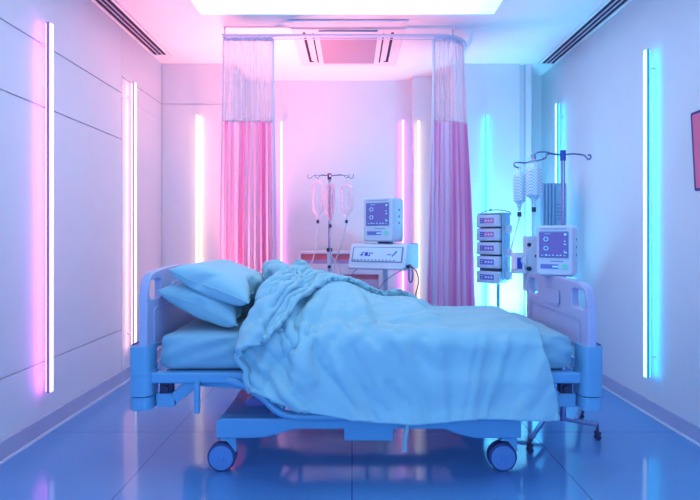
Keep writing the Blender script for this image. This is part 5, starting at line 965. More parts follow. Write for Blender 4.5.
-12,26,-2,25,7,-17,18,7,1,-8,-14,3,5,10,0,0,0,1,0,-3,3,7,5,-1,11,5,-4,-10,-7,-5,-2,0,-5,-12,-11,-19,-10,-14,-15,-16,-16,-17,-16,-16,1,24,-9,27,13,-16,
21,20,23,0,24,8,-6,24,11,-20,17,-16,2,24,-15,20,15,11,-1,3,-2,0,0,-2,-2,-2,-9,21,8,3,-2,-8,-9,-11,-11,-13,6,4,-22,13,-10,-12,-17,-20,-20,-20,-21,-21,
-21,48,-19,18,-1,26,-19,24,18,11,15,11,-11,23,-8,23,-7,-17,19,-11,26,7,-6,23,-11,16,-14,14,-13,12,-16,20,11,5,0,-2,-8,-15,-14,-11,-12,-7,-3,13,23,2,-9,
-15,-18,-21,-19,-20,-19,-19,-21,-20,53,5,-7,26,8,-15,12,17,6,22,-11,20,-9,22,-16,-4,20,-9,23,-12,11,21,-11,17,-14,17,-16,16,-19,21,8,2,-10,-12,0,-8,-12,
-14,-11,-4,2,20,15,6,-1,-18,-16,-5,-17,-20,-19,-19,-19,-9,-7,57,-19,0,24,-10,24,-14,10,23,-8,20,-14,23,-8,18,-21,6,22,-6,3,23,-13,20,-17,19,-18,18,-20,17,
-14,15,-16,-14,3,-11,-6,11,-20,17,-12,17,15,0,-20,21,-18,-1,-20,-16,-13,-13,-11,0,-19,1,27,11,-21,7,21,-13,24,-14,26,-15,25,-18,7,25,-13,-7,23,-8,24,6,
-16,22,-18,18,-20,18,-22,17,-19,14,-22,-6,-15,-6,6,15,-16,21,-12,23,-9,20,-2,-15,-5,13,-24,13,-23,4,-20,-5,9,-14,-17,0,21,12,-2,-21,4,23,-12,26,-11,21,1,
-15,27,4,-25,6,23,-10,22,4,-20,16,-19,15,-20,13,-21,11,-19,8,-22,12,-22,16,-16,22,-14,22,-11,17,15,10,0,-22,15,-21,19,-19,11,-19,-10,9,5,-22,-24,23,-18,
25,-18,1,24,-1,-8,21,6,-18,21,-18,27,-25,23,-17,24,-15,20,1,-21,14,-22,13,-22,13,-22,13,-22,13,-21,15,-21,-4,21,-14,11,17,-2,16,5,19,-10,17,-16,-13,20,
-16,21,-15,0,16,-11,-44,-16,21,-20,2,19,-12,21,-15,0,21,-15,24,-2,-19,23,-18,19,-20,19,-19,22,-2,-20,11,-21,13,-21,15,-21,14,-23,15,-21,15,-19,-3,22,-10,
22,-8,18,10,3,16,-8,21,-11,23,-16,24,4,1,6,1,-99,20,5,-22,18,-16,22,-18,21,-20,22,-20,21,-18,18,-17,23,4,-23,16,-18,16,-20,14,-22,17,-23,16,-23,19,-24,
17,-23,17,-25,-5,17,-15,19,16,-8,20,-3,4,11,12,-3,16,1,-14,8,20,-6,16,-1,-64,-18,1,20,-17,20,-19,20,-19,19,-19,17,-18,-1,21,-14,20,-13,15,-24,15,-19,-5,
21,-20,17,-19,16,-24,17,-21,19,-21,18,-3,-24,20,-21,17,-12,8,19,-9,19,-11,20,-5,13,-7,19,-11,15,-7,13,9,-49,-21,20,-18,21,-19,19,-18,18,-19,16,-17,-2,17,
-13,24,-8,-14,24,-6,-21,10,-19,-1,17,-19,19,-18,16,-22,16,-19,21,-5,-22,17,-23,17,-18,3,22,-12,19,-10,22,-11,17,-10,22,-10,17,-13,21,-10,17,-61,22,-20,19,
-20,20,-19,18,-18,17,-18,15,-17,-1,18,-9,18,-1,-21,15,-21,13,-19,-1,19,-17,-4,21,0,-22,14,-20,14,-18,13,-20,15,-19,16,-13,24,-15,23,-14,17,-6,20,-13,18,-6,
18,-20,8,19,-6,-30,-15,18,-19,17,-17,17,-15,16,-18,15,-17,-1,16,-14,18,-16,18,-19,21,-11,-18,18,-18,17,-19,16,-18,22,-10,-19,13,-19,13,-18,-6,20,-17,3,15,
9,-19,20,13,-21,6,24,-9,-3,23,-13,15,-15,19,-6,-43,22,1,-21,-1,19,-16,17,-1,-18,-1,16,-16,0,17,3,-19,-3,16,-17,0,20,3,-23,17,-22,16,-20,15,-20,14,-20,14,
-18,13,-21,3,21,-15,23,-16,19,-12,22,-14,20,-9,21,-3,-17,21,-16,18,-17,21,-41,-6,19,-21,20,-18,19,-16,15,-23,4,-4,19,-15,16,-18,16,-18,18,-19,14,-15,20,
-22,21,-15,17,-22,14,-22,-10,20,-17,-10,24,-20,20,-15,24,-16,18,-12,23,8,-20,22,-17,19,6,-23,14,-15,19,-19,20,-27,-17,20,-18,20,-19,20,-21,21,-21,19,-19,16,
-20,17,-20,13,-17,-1,17,-17,20,-13,16,-23,9,17,-3,-20,14,-20,-9,24,-10,-17,18,-14,9,18,4,-12,20,6,-19,13,-16,20,-16,21,-14,-10,20,-17,12,-6,-27,23,-20,20,
-19,21,-19,18,-23,21,-17,14,-21,16,-18,15,-21,-5,17,-17,19,-15,19,-19,21,-15,17,-3,-16,-6,19,-7,-16,20,-19,20,-21,17,-6,20,6,-21,17,-17,20,-18,16,-21,13,
13,-21,13,-17,-2,22,-9,-15,18,-19,19,-20,20,-19,16,-22,21,-19,14,-21,17,-18,14,-17,-13,20,-16,20,-17,17,-14,20,-4,-18,13,-18,17,-18,14,-13,17,-14,19,-16,21,
-13,21,-6,-15,17,-17,22,1,-15,-11,23,-15,13,-22,18,-14,-2,20,-20,19,-19,19,-18,17,-21,16,-19,19,-20,16,-20,15,-19,14,-22,-7,19,-16,20,-18,16,-17,13,-17,18,
-17,18,-15,-9,20,-12,19,-16,19,-15,19,-13,18,-18,18,-17,17,-15,-5,17,-17,19,-21,19,-19,18,18,-21,15,-23,-6,19,9,-23,15,-23,0,20,5,-21,15,-23,16,-20,14,-24,
11,-15,24,-3,-22,16,-18,-7,21,4,-19,15,-18,9,15,-17,21,-1,-18,16,-11,18,6,-21,17,-17,18,-20,17,-18,21,-18,18,-5,-13,39,8,-21,11,-26,4,18,-24,15,-21,12,
-12,23,1,-21,12,-22,-5,22,-5,-23,13,-19,16,-19,17,-5,-17,-5,18,-18,19,-15,18,-1,-17,20,-18,18,-14,19,-12,13,-18,1,19,8,-18,15,-21,17,-20,17,-18,17,56,-10,
-16,18,-24,14,-22,16,-23,-8,18,-20,-3,25,-5,-19,14,-22,17,-21,17,-7,-16,9,-17,11,-17,11,-18,14,-17,-1,19,3,-16,14,-19,16,-12,16,6,-20,17,-14,18,-15,16,-13,
21,-3,-18,11,-16,14,-14,86,6,-25,12,-22,15,-21,17,-14,-16,-2,11,-24,14,-19,1,19,-21,20,-7,-18,8,-17,-7,9,-4,-16,-3,12,-18,16,-21,15,-12,17,-4,-18,0,17,
-11,16,-18,3,16,13,-14,-12,20,-11,18,-8,-15,-9,17,-7,97,-4,3,-20,12,-23,16,-21,19,-13,-19,15,-19,9,-21,15,-19,11,-18,11,-19,12,-21,12,-22,14,-22,12,-17,13,
-19,15,-17,-5,17,-20,22,-21,6,20,-15,19,-17,21,-16,20,-19,16,-19,12,4,-22,-4,-3,22,74,18,-19,17,-23,13,-19,17,-17,17,-5,-23,11,-4,-20,-4,12,-13,-17,-4,14,
-21,14,-22,14,-23,15,-22,14,-19,14,-20,16,-24,14,-17,4,20,7,-21,21,-16,19,-18,21,-17,17,-19,17,-21,22,-12,-18,15,-12,95,22,-20,18,-11,-21,-1,18,-16,13,-17,
12,-20,14,-24,12,-19,10,-22,10,-19,12,-22,14,-21,12,-22,4,7,-24,14,-23,14,-17,17,-18,18,-16,22,-25,5,22,-15,19,-18,21,-19,19,-2,-16,-12,22,-20,13,-16,119,
-15,14,-19,14,-21,14,-17,12,-14,16,-20,13,-21,11,-21,13,-23,13,-21,14,-23,12,-21,11,-6,-14,-15,12,-16,12,-21,-10,20,-21,21,-18,22,-19,18,-13,23,-4,-15,22,1,
-21,11,-16,16,-21,17,-19,17,-17,108,15,-19,14,-18,-5,18,-10,-12,14,-18,14,-19,13,-21,12,-21,12,-22,14,-22,13,-21,13,-21,13,-17,-12,-8,15,-23,15,-22,16,-19,
19,-20,18,-18,24,-17,19,-16,20,-17,19,-8,-19,10,-17,-5,21,-15,19,-14,108,13,-17,-8,19,-5,-21,-4,13,-17,15,-19,17,-21,13,-1,-24,15,-21,13,-19,-8,21,-9,-16,
9,-23,10,-22,13,-23,12,-20,17,-23,17,-18,17,-20,1,22,-14,19,0,-20,13,-16,10,-21,-4,19,-16,20,-18,23,102,-12,9,-19,11,-16,17,-9,-18,16,-20,17,-21,16,-11,10,
-26,-4,17,-19,15,-22,20,-2,-22,7,-18,6,-16,-1,-15,-7,10,-18,17,-21,16,-21,3,-3,21,8,-20,14,-18,13,-20,15,-21,15,-18,19,-16,20,-10,117,-15,8,-17,11,-19,8,
-13,17,-2,-20,15,-12,-12,19,-2,-20,12,-20,15,-19,15,-18,14,-5,-14,-11,13,-13,-19,3,-17,-8,12,10,-24,14,-19,15,-14,21,4,-26,17,-18,16,-19,18,-18,17,-21,16,
-20,15,-10,116,0,-18,6,-14,11,-18,-3,16,-18,16,-16,13,-21,15,-16,15,-18,13,-20,-4,22,-14,-13,21,-10,-20,10,-20,13,-20,8,-21,-10,18,-23,-4,20,-15,15,-21,17,
-21,4,21,-12,7,-21,-1,20,-3,-19,9,-16,22,92,3,-18,-5,13,-19,-4,21,-15,-15,20,-15,18,-7,-16,17,-20,22,-22,19,0,-23,16,-22,15,-19,13,-3,-21,2,7,-22,-4,15,
-21,17,-21,-13,21,-21,16,-19,4,14,-19,15,-20,14,-18,16,-17,15,-21,14,-14,94,16,-17,10,-21,-1,18,-15,14,-22,-4,20,3,-18,20,-24,18,2,-20,18,-20,16,-22,16,
-23,-2,24,-12,8,-24,17,-18,17,-22,14,-20,9,-24,8,8,-24,11,-23,14,-19,8,-17,1,16,-20,17,-2,-20,-3,21,65,19,-15,18,-22,16,-16,15,-19,19,-25,21,-18,21,-19,
21,-18,-10,18,7,-20,16,-18,15,-23,-4,2,24,-15,20,-20,19,-19,12,-24,12,-6,-21,10,-20,10,-20,7,-19,6,-18,-3,11,-19,14,-17,14,-19,12,-12,92,-2,-4,18,-5,-11,
14,-12,13,-12,11,-13,12,-15,12,-13,3,-14,-3,19,-5,10,-14,13,1,-18,-1,18,6,-11,15,-11,14,-2,-17,-14,14,-17,-7,-11,0,-9,-10,-10,-9,2,-17,8,-17,-3,9,-11,4,
-7,12]
PIL = [-203,9,46,14,5,4,-40,-6,-25,-6,-6,-17,22,2,4,3,5,2,3,5,4,5,6,11,1,5,12,8,7,2,-16,-17,-6,-6,-6,-4,-7,-4,-6,-2,-7,-5,-3,1,22,-2,1,2,2,3,2,4,3,4,4,
10,1,6,7,9,13,1,-15,-15,-10,-6,-5,-5,-4,-3,-2,-5,-4,-2,1,24,-2,-1,0,1,2,1,2,2,3,2,4,6,6,7,9,13,-1,-12,-13,-13,-4,-4,-4,-3,-2,-2,-3,0,0,2,1,22,-2,
-1,-1,0,1,1,1,1,1,2,2,4,4,6,8,14,-4,-14,-12,-4,-4,-2,-3,-1,-2,-1,-1,0,1,2,1,21,-1,-2,0,-1,0,0,1,1,0,1,1,2,2,4,6,13,-6,-13,-5,-3,-1,-2,-1,-1,-1,
0,0,0,1,1,2,21,-1,-2,-1,0,0,0,0,0,0,2,-1,0,1,1,2,12,-9,-5,-1,-2,0,-1,0,-1,0,0,0,0,1,1,23,-1,-1,-2,0,-1,0,0,0,0,0,0,0,0,0,0,0,0,0,0,0,0,0,-1,
0,0,0,0,0,1,1,2,19,1,-1,-2,0,-1,0,0,0,0,0,0,0,0,0,0,1,-1,0,0,0,0,0,-1,0,0,0,0,0,0,3,1,17,2,0,-2,-1,0,0,0,0,0,0,0,0,0,0,1,0,0,-1,0,0,0,0,
-1,0,0,0,0,0,0,2,1,17,1,1,-1,-1,0,0,0,0,0,0,0,0,0,1,0,0,0,0,-1,0,0,0,0,-1,0,0,0,0,0,0,17,4,1,0,-2,0,0,0,0,0,0,0,1,0,0,0,0,0,0,0,-1,0,0,0,
-1,0,0,0,0,0,0,17,1,3,1,-2,0,0,0,0,0,1,0,0,0,0,0,0,0,0,0,-1,0,0,0,0,-1,0,0,0,1,-1,-1,17,0,1,2,2,0,0,0,0,0,0,0,0,0,0,0,0,0,0,0,0,0,-1,0,0,
0,0,-1,0,0,1,-1,-3,19,0,1,1,2,1,0,0,0,0,0,0,0,0,0,0,0,0,0,0,0,0,0,-1,0,0,0,0,-1,0,1,-3,-2,19,1,1,1,2,0,1,0,0,0,0,0,0,0,0,0,0,0,0,0,0,0,0,
0,-1,0,0,0,-1,0,-1,-1,17,1,1,1,2,0,1,0,0,0,0,0,0,0,0,0,0,0,0,0,0,0,0,0,-1,0,0,0,-1,0,-2,0,17,1,1,2,1,0,1,0,0,0,0,0,0,0,0,0,0,-1,0,0,0,0,
0,1,0,-1,0,0,-1,0,-2,-1,19,1,2,1,0,0,1,-1,0,0,-9,4,3,1,1,0,-1,-1,-2,3,0,0,-3,3,1,0,0,-1,0,-2,-1,-1,20,2,1,1,0,0,-1,-1,-1,-13,2,1,-3,3,-1,8,1,
-3,2,1,1,-1,-1,-1,6,1,0,-1,0,-2,-1,-1,20,2,1,0,-1,-1,-2,-3,-6,-15,-2,5,-3,0,3,11,4,1,0,0,0,-4,0,5,4,3,1,0,-1,-1,-1,18,1,2,0,-1,-2,-3,-5,-5,-7,
-15,-7,6,1,-4,9,10,5,1,1,1,1,-5,5,4,4,2,2,3,0,-2,-1,20,1,-3,-3,-4,-7,-4,-6,-8,-14,-11,6,2,-3,8,8,-4,12,1,-4,9,3,3,1,2,-2,-3,11,6,3,-1,-1,19,2,
-4,-4,-5,-6,-5,-8,-6,-9,-11,-15,3,2,2,4,6,-8,14,5,-2,5,8,2,2,-8,-2,10,10,7,7,5,-3,-14,-7,-16,-11,-15,10,3,0,-7,22,3,4,2,1,-12,9,49,-443,4,5,4,9,8,
5,5,5,9,12,0,19,-9,-7,-7,-19,-7,-6,-24,-5,18,-3,2,5,3,4,4,6,8,5,-2,4,10,-1,8,13,5,4,-12,-11,12,-8,-10,-8,-6,-6,-7,-6,-5,-5,-6,-3,25,-3,-2,2,3,3,4,
6,9,-1,-2,0,3,4,7,14,5,-9,-6,-3,13,3,-10,-10,-8,-7,-5,-6,-5,-4,-2,1,1,23,-2,-2,-1,1,1,3,7,5,6,-3,-2,-2,0,5,13,-6,-4,0,1,8,10,-2,-11,-9,-9,-5,-4,
-3,-2,1,1,24,-2,-4,1,-1,0,1,2,5,7,3,-4,0,-7,-2,2,1,3,6,-2,3,4,8,-3,-9,-12,-4,-2,-1,0,1,1,24,-3,-4,0,1,-1,0,0,1,3,2,6,-6,-3,-1,0,1,1,1,2,7,-4,
1,1,1,-12,-1,-1,0,1,1,1,23,-3,-3,-1,0,1,-1,0,0,3,-2,0,0,0,2,-1,0,0,0,0,2,1,2,4,-9,-2,0,0,0,1,1,1,1,21,-3,-3,0,0,0,0,0,0,0,0,0,0,0,1,0,0,0,
0,0,1,0,4,-5,-1,0,0,0,0,1,1,1,19,-3,1,-1,0,0,0,0,0,0,0,0,0,0,0,0,0,0,0,0,0,0,0,0,0,0,0,0,0,1,1,1,16,0,1,-1,0,0,0,0,0,0,0,0,0,0,0,0,0,0,
0,0,0,1,0,0,-1,0,0,0,0,1,1,1,14,2,1,-1,0,0,0,0,0,0,0,0,0,0,0,0,0,0,0,1,0,0,0,0,0,-1,0,0,0,1,1,1,-1,14,2,2,-1,0,0,0,0,0,0,0,0,0,0,0,0,0,
1,0,0,0,0,0,0,0,0,-1,0,0,1,-1,-1,0,17,1,3,-1,0,0,0,0,0,0,1,0,0,0,0,0,0,0,0,0,0,0,0,0,0,0,0,0,-1,1,-1,-2,19,1,1,1,0,0,0,0,0,0,0,0,0,0,0,0,
0,0,0,0,0,0,0,0,0,0,0,0,0,-2,-1,19,1,1,1,0,0,0,0,0,0,0,0,0,0,0,0,0,0,0,0,0,0,0,0,0,0,0,-1,-1,-1,0,19,1,1,1,0,0,0,0,0,0,0,0,0,0,0,0,0,0,
0,0,0,0,0,0,0,0,0,-1,-1,-1,-1,-1,21,1,1,1,0,0,0,0,0,0,0,0,0,0,0,0,0,0,0,0,0,0,0,0,0,0,0,-1,-1,-1,-1,-1,21,1,1,1,0,0,0,0,0,0,0,0,0,0,0,0,0,
0,0,1,0,-1,0,0,0,0,0,-1,-1,-1,-1,-1,19,2,1,1,0,1,0,0,0,-1,1,0,0,0,0,0,0,-1,-1,-4,3,2,1,0,0,0,0,0,-1,-1,-1,-1,18,2,1,1,1,0,0,0,-2,0,1,-1,-1,
-2,-4,-10,9,2,1,-1,-2,4,2,2,1,1,0,0,-1,-1,-1,-1,18,2,1,1,0,0,-5,3,0,0,-1,-2,-3,-4,-7,-12,4,10,3,2,0,-1,5,0,-3,7,3,1,0,-1,-1,-1,-1,21,1,1,-2,-7,
2,1,0,-1,-3,-4,-9,0,-7,-13,-1,12,7,4,2,2,1,-6,6,6,5,3,-1,2,-1,-1,-1,19,2,1,-3,-8,0,0,-2,-4,-5,-13,5,-2,-2,-7,-13,-5,8,12,6,3,3,1,-5,7,5,-4,10,8,
2,2,-1,20,-4,-9,-1,-2,-4,-7,-8,-5,-15,-6,1,7,-1,-11,-6,1,13,11,2,5,3,-4,7,-2,-4,11,11,6,5,5,-1,19,-5,-5,-6,-12,-22,-27,-8,15,10,20,9,8,8,7,-256,45,
174,41,23,22,68,22,88,22,23,66,-665,23,23,22,23,23,23,22,23,22,22,19,24,22,18,22,21,23,14,12,22,22,23,22,22,23,22,23,21,23,23,16,-662,19,23,23,23,23,22,
23,23,23,22,21,23,22,22,20,18,23,17,14,20,22,23,22,23,22,23,23,22,23,19,-643,16,20,23,23,23,23,23,23,23,23,22,22,22,22,21,17,23,19,18,17,23,22,23,23,
23,23,22,23,21,15,13,-650,12,21,20,23,22,23,23,23,23,23,23,23,22,22,21,18,22,17,19,22,23,23,23,23,22,23,22,22,19,13,12,-641,10,15,21,22,22,23,23,23,22,
23,23,23,23,23,22,17,22,18,22,23,23,23,22,23,22,22,22,22,16,10,14,-638,14,11,19,22,22,22,23,23,22,23,23,22,23,23,23,19,21,22,23,23,22,23,22,22,22,22,
22,21,15,12,-623,10,13,18,21,22,22,23,22,23,22,23,22,23,23,23,22,23,23,22,22,22,23,22,22,21,22,22,21,10,16,5,-617,2,11,16,21,22,22,23,22,23,22,23,23,
22,23,23,23,23,23,23,22,23,22,22,22,21,22,22,21,14,10,2,-603,0,4,15,20,22,23,22,23,22,23,22,23,23,23,23,23,23,23,23,23,22,22,23,21,22,22,21,21,16,4,1,
-592,3,-1,12,19,22,22,23,22,23,22,23,23,23,23,23,23,23,23,23,23,22,23,22,22,22,22,21,20,16,-6,-590,16,0,8,17,22,23,22,23,22,23,23,23,23,23,23,23,23,23,
23,23,23,22,22,22,22,22,22,19,16,-10,-592,13,16,3,15,22,22,23,22,23,23,23,23,23,23,23,23,23,23,23,23,23,22,23,22,22,22,22,17,16,-9,-3,-603,10,10,13,17,
10,23,22,23,22,23,23,23,23,23,23,23,23,23,23,23,23,23,22,23,22,22,22,22,14,19,-7,4,-615,9,10,12,14,19,22,22,23,22,23,23,23,23,23,23,23,23,23,23,23,23,
23,23,22,22,22,22,22,19,13,5,1,-627,10,11,12,16,20,22,22,22,22,23,23,22,24,23,23,23,23,23,23,23,23,23,23,22,22,22,22,22,19,4,13,-627,9,11,14,17,21,21,
22,22,23,22,22,23,23,24,23,23,23,23,23,23,23,23,23,22,22,22,22,22,20,9,5,-628,10,11,15,19,21,21,22,22,22,22,22,23,23,24,23,23,22,23,23,23,23,23,23,23,
22,22,22,21,20,13,9,-628,13,16,20,21,21,22,23,22,23,20,22,23,23,23,23,23,23,22,23,23,23,22,23,23,22,22,22,20,15,10,8,-641,14,17,20,22,22,23,22,23,17,
23,23,23,23,23,20,24,22,23,23,23,23,23,23,21,23,23,21,20,17,12,9,-647,15,19,21,23,22,23,23,22,15,23,23,22,23,23,19,22,24,23,23,23,22,22,22,23,23,23,22,
20,19,13,-654,13,16,21,22,23,23,23,22,21,16,21,22,23,23,20,20,22,23,23,23,23,21,22,23,23,23,23,23,22,18,15,-645,19,23,23,23,21,23,22,21,17,19,22,23,23,
21,21,22,19,23,23,20,23,23,23,23,23,23,19,22,22,18,11,-674,16,23,23,22,22,23,21,22,21,20,15,22,23,23,23,21,21,17,22,23,22,22,23,23,21,23,19,21,22,21,
23,-576,43,22,42,20,15,44,23,23,22,80,23,23,23,23,19,20,128,-688,23,23,22,45,45,23,22,23,21,18,23,40,71,22,21,66,22,22,89,22,-659,16,23,23,23,22,23,22,
21,22,23,22,21,23,21,18,22,23,17,20,18,21,20,21,22,22,22,22,22,23,22,23,-659,12,20,23,23,23,22,22,20,23,23,22,23,23,21,18,22,20,22,23,17,23,20,20,21,
22,22,22,23,22,23,19,13,-668,10,22,16,23,23,23,21,23,22,22,22,23,23,22,18,22,22,23,23,21,20,23,19,20,21,22,23,23,22,21,15,-648,6,17,23,17,23,23,23,22,
22,23,22,23,20,22,23,23,23,21,23,23,22,21,22,21,18,22,23,22,21,19,14,-642,5,11,22,22,19,22,23,23,23,23,22,21,22,23,23,23,23,23,23,21,23,23,22,23,17,22,
22,21,21,17,10,-633,9,1,21,21,23,20,22,22,23,22,23,23,23,23,22,23,23,24,23,23,22,23,22,19,23,22,21,21,19,17,10,10,-636,1,1,20,22,22,22,21,23,21,23,23,
23,23,23,23,23,23,23,23,24,23,21,22,23,21,22,21,21,19,15,9,-613,2,-10,18,22,22,21,22,23,23,22,23,23,23,23,23,23,23,23,23,23,23,23,23,21,22,22,21,21,18,
14,8,-598,-13,-7,17,21,22,22,22,22,23,22,23,23,23,23,24,23,23,23,23,23,23,23,23,22,22,21,22,21,17,12,5,-602,-7,-2,15,21,22,22,22,22,23,23,22,23,23,23,
23,24,23,23,23,23,23,23,23,22,22,22,22,21,16,10,4,2,-606,3,-5,13,21,22,22,22,22,23,22,23,23,23,23,23,23,24,23,23,23,23,23,23,22,22,22,22,22,15,0,0,4,
-599,1,4,10,22,22,22,22,22,23,22,23,23,23,23,23,23,23,24,23,23,23,23,22,23,22,23,22,21,11,0,10,-599,11,3,21,22,22,22,22,23,22,23,23,23,23,23,23,23,24,
23,23,23,23,22,23,22,23,22,22,5,12,8,-603,4,9,21,22,22,22,22,23,22,23,23,23,23,23,23,23,24,23,23,23,23,22,23,22,22,22,22,15,9,5,-612,7,13,21,21,22,22,
22,23,22,23,23,23,23,23,23,23,23,24,23,22,23,23,23,22,22,22,21,17,12,8,5,-626,8,15,20,22,22,22,22,22,23,22,23,23,23,23,23,23,23,23,23,23,23,23,22,23,
22,21,21,19,13,8,7,-633,10,17,20,21,22,22,22,22,23,23,22,23,23,23,23,23,23,23,23,23,23,22,23,22,22,22,20,20,14,10,7,-646,10,10,18,21,20,22,22,22,23,22,
22,23,22,23,23,23,23,23,21,23,23,23,23,23,23,22,21,21,20,15,11,-644,10,12,21,19,21,21,23,23,22,23,22,23,23,23,20,21,23,23,22,23,22,23,23,24,23,22,22,
20,20,17,12,-648,10,15,19,21,22,23,21,23,22,23,23,23,22,22,18,23,20,23,23,23,23,22,23,23,21,23,23,22,20,18,12,12,-652,16,21,23,21,21,23,22,23,23,23,21,
23,21,17,23,19,22,23,23,23,23,21,22,22,23,22,22,23,19,15,11,-669,14,19,23,21,22,22,23,23,22,18,22,23,23,22,17,22,22,18,22,23,23,23,22,21,23,23,20,21,
23,23,17,-646,23,21,22,23,23,22,21,22,16,21,23,22,23,19,22,23,18,19,23,23,23,22,21,23,23,19,20,22,22,22,15,-680,23,22,22,45,64,78,111,16,21,174,21,21,
21,22,1,0,-2,-1,-1,0,4,-1,-1,0,0,0,12,1,1,0,0,1,0,0,0,1,-1,0,-1,0,-1,-2,-1,0,3,3,-1,0,0,-1,0,-1,0,-1,0,0,-2,-10,13,8,2,2,1,0,1,1,0,0,0,0,-1,
0,-1,-1,-2,0,2,3,0,0,-1,0,-1,-1,-2,0,0,-3,-8,1,10,7,2,2,2,1,1,1,1,1,0,-1,-1,0,-2,-2,1,2,1,2,-1,-1,-1,-1,-1,-2,-1,-4,-6,-10,-13,13,11,7,7,3,2,2,
2,2,1,1,1,0,0,-1,-1,-2,1,2,2,-1,-1,-1,-2,-2,-2,-3,-4,-5,-8,-11,-12,10,13,11,6,4,3,3,3,2,2,2,2,1,0,1,-1,-2,1,2,0,-2,-2,-2,-3,-3,-3,-4,-5,-5,-10,
-13,-11,11,11,13,7,5,4,3,3,3,3,1,4,2,2,2,1,-2,1,0,-2,-3,-3,-3,-4,-4,-4,-5,-5,-5,-11,-12,-2,12,12,9,6,3,4,4,3,3,3,3,3,3,3,2,2,-1,-3,-4,-4,-5,-3,
-4,-4,-5,-5,-5,-6,-13,-10,-14,9,14,13,9,7,4,3,4,3,4,3,3,3,2,2,2,0,-1,-1,-3,-4,-4,-4,-4,-5,-5,-5,-5,-6,-11,-12,-15,8,14,14,11,7,4,3,4,3,3,3,3,3,2,
1,1,1,-1,-2,-3,-3,-3,-4,-4,-5,-5,-4,-6,-6,-10,-14,-14,6,14,14,12,8,4,4,3,3,3,3,3,2,2,1,1,0,-1,-2,-2,-3,-3,-4,-4,-4,-5,-4,-6,-7,-10,-14,-5,10,14,13,
10,4,3,4,2,3,3,2,2,2,0,1,0,-1,-1,-2,-3,-3,-4,-3,-5,-4,-4,-6,-8,-10,-13,-5,12,10,14,11,4,3,3,3,3,2,2,2,1,1,0,0,-1,-1,-2,-3,-2,-4,-3,-4,-5,-4,-5,
-9,-10,-13,-14,-3,13,13,11,10,12,4,3,3,4,2,3,2,1,1,1,0,-1,-1,-1,-2,-2,-3,-3,-3,-4,-4,-5,-5,-11,-8,-14,-14,-1,13,12,12,12,8,4,3,4,3,4,2,2,1,1,0,0,
-1,-1,-1,-2,-2,-2,-3,-4,-4,-4,-4,-4,-9,-11,-14,-15,0,13,12,12,11,7,5,3,4,4,3,3,2,1,0,0,0,-1,-1,-1,-2,-2,-2,-3,-3,-4,-4,-5,-4,-8,-14,-12,-14,13,13,11,
9,7,5,4,4,4,4,3,2,1,-1,0,-1,0,-1,-2,-1,-2,-2,-2,-3,-5,-4,-5,-5,-7,-13,-13,-13,13,12,11,9,6,5,4,5,4,4,4,1,0,-1,-1,-1,-3,0,-1,-3,0,-1,-1,-2,-5,-4,
-5,-5,-7,-12,-13,0,12,10,8,6,5,4,4,3,3,-2,2,2,1,0,-1,-2,-2,-3,1,-1,-2,-4,2,-2,-4,-4,-6,-6,-11,-13,-13,13,12,9,7,5,4,3,3,2,-3,2,0,0,1,1,2,-1,-3,0,
-1,-1,-2,-2,-2,3,-2,-3,-5,-7,-10,-12,-13,13,11,8,6,3,3,1,1,0,-3,1,1,0,0,1,4,0,-1,0,-2,-1,-4,-2,3,2,0,-2,-3,-8,-7,-12,-12,12,10,6,3,2,1,0,0,-1,-3,
0,1,1,-1,3,3,1,0,-1,-1,-1,-4,2,2,1,0,-1,0,-4,-9,-10,0,7,2,1,1,-1,0,0,-1,-3,-1,1,1,0,3,2,2,-1,-1,-1,1,0,0,0,0,-1,-1,1,0,-2,-10,-12,1,10,1,0,1,
-1,0,-1,-1,-1,-1,-3,1,1,1,2,2,2,-1,-1,-1,0,1,1,0,0,-2,1,0,0,0,-1,-11,-1,-1,-1,-2,-3,4,1,0,2,0,0,0,0,0,0,1,0,1,0,0,0,0,0,1,-1,1,-1,-1,0,-1,2,
0,0,-1,0,-1,0,0,2,-11,0,0,-1,0,0,1,2,0,-3,-1,-1,0,-1,-1,0,-1,4,2,3,-1,-3,-1,0,0,-1,0,1,0,0,1,11,-12,-7,-2,0,-1,0,1,3,-3,-2,-2,-1,-1,0,-1,-1,3,
2,1,3,2,-2,-2,-1,-1,0,0,1,0,2,9,11,1,-13,-5,-9,-3,-2,0,1,1,1,-4,-3,-2,-2,0,-1,2,1,1,1,3,3,2,-4,-1,-2,0,1,2,2,7,10,12,-14,-9,-3,-9,-3,-2,-1,0,2,
0,-4,-1,-6,-2,0,1,1,3,0,2,3,3,1,-2,-4,1,2,4,6,8,11,11,-14,-12,-4,-3,-9,-3,-4,-1,0,-1,1,-5,-3,-1,-1,0,0,2,1,4,0,2,1,2,-5,4,4,6,7,9,13,9,-13,-14,
-6,-5,-3,-7,-4,-3,1,-5,-2,-2,-1,2,-2,-1,-1,0,0,2,2,3,4,-4,2,5,6,6,7,10,13,13,-3,-15,-14,-6,-5,-5,-3,-7,-2,-5,-2,-2,-1,-1,0,0,-2,0,-1,0,1,1,5,-3,3,
5,5,6,6,8,11,13,8,-14,-12,-9,-5,-5,-5,-4,-3,-3,-4,-2,-1,-2,-1,-1,0,0,-1,0,-1,0,1,4,5,5,5,5,7,8,11,14,7,-12,-13,-10,-5,-5,-4,-5,-3,-4,-3,-2,-1,-2,
-1,-1,-1,0,-1,0,0,1,2,3,5,4,5,5,6,9,12,14,10,-14,-14,-10,-6,-5,-4,-4,-4,-3,-2,-3,-2,-1,-2,-1,0,-1,0,0,0,2,2,3,3,5,4,5,6,10,12,14,14,-3,-14,-14,
-12,-5,-5,-4,-4,-4,-3,-3,-2,-2,-2,-1,-1,-1,0,0,0,1,1,2,3,3,4,5,4,5,11,14,14,14,-3,-15,-13,-13,-6,-4,-4,-4,-4,-3,-3,-2,-2,-2,-2,-1,0,0,0,0,1,2,2,2,
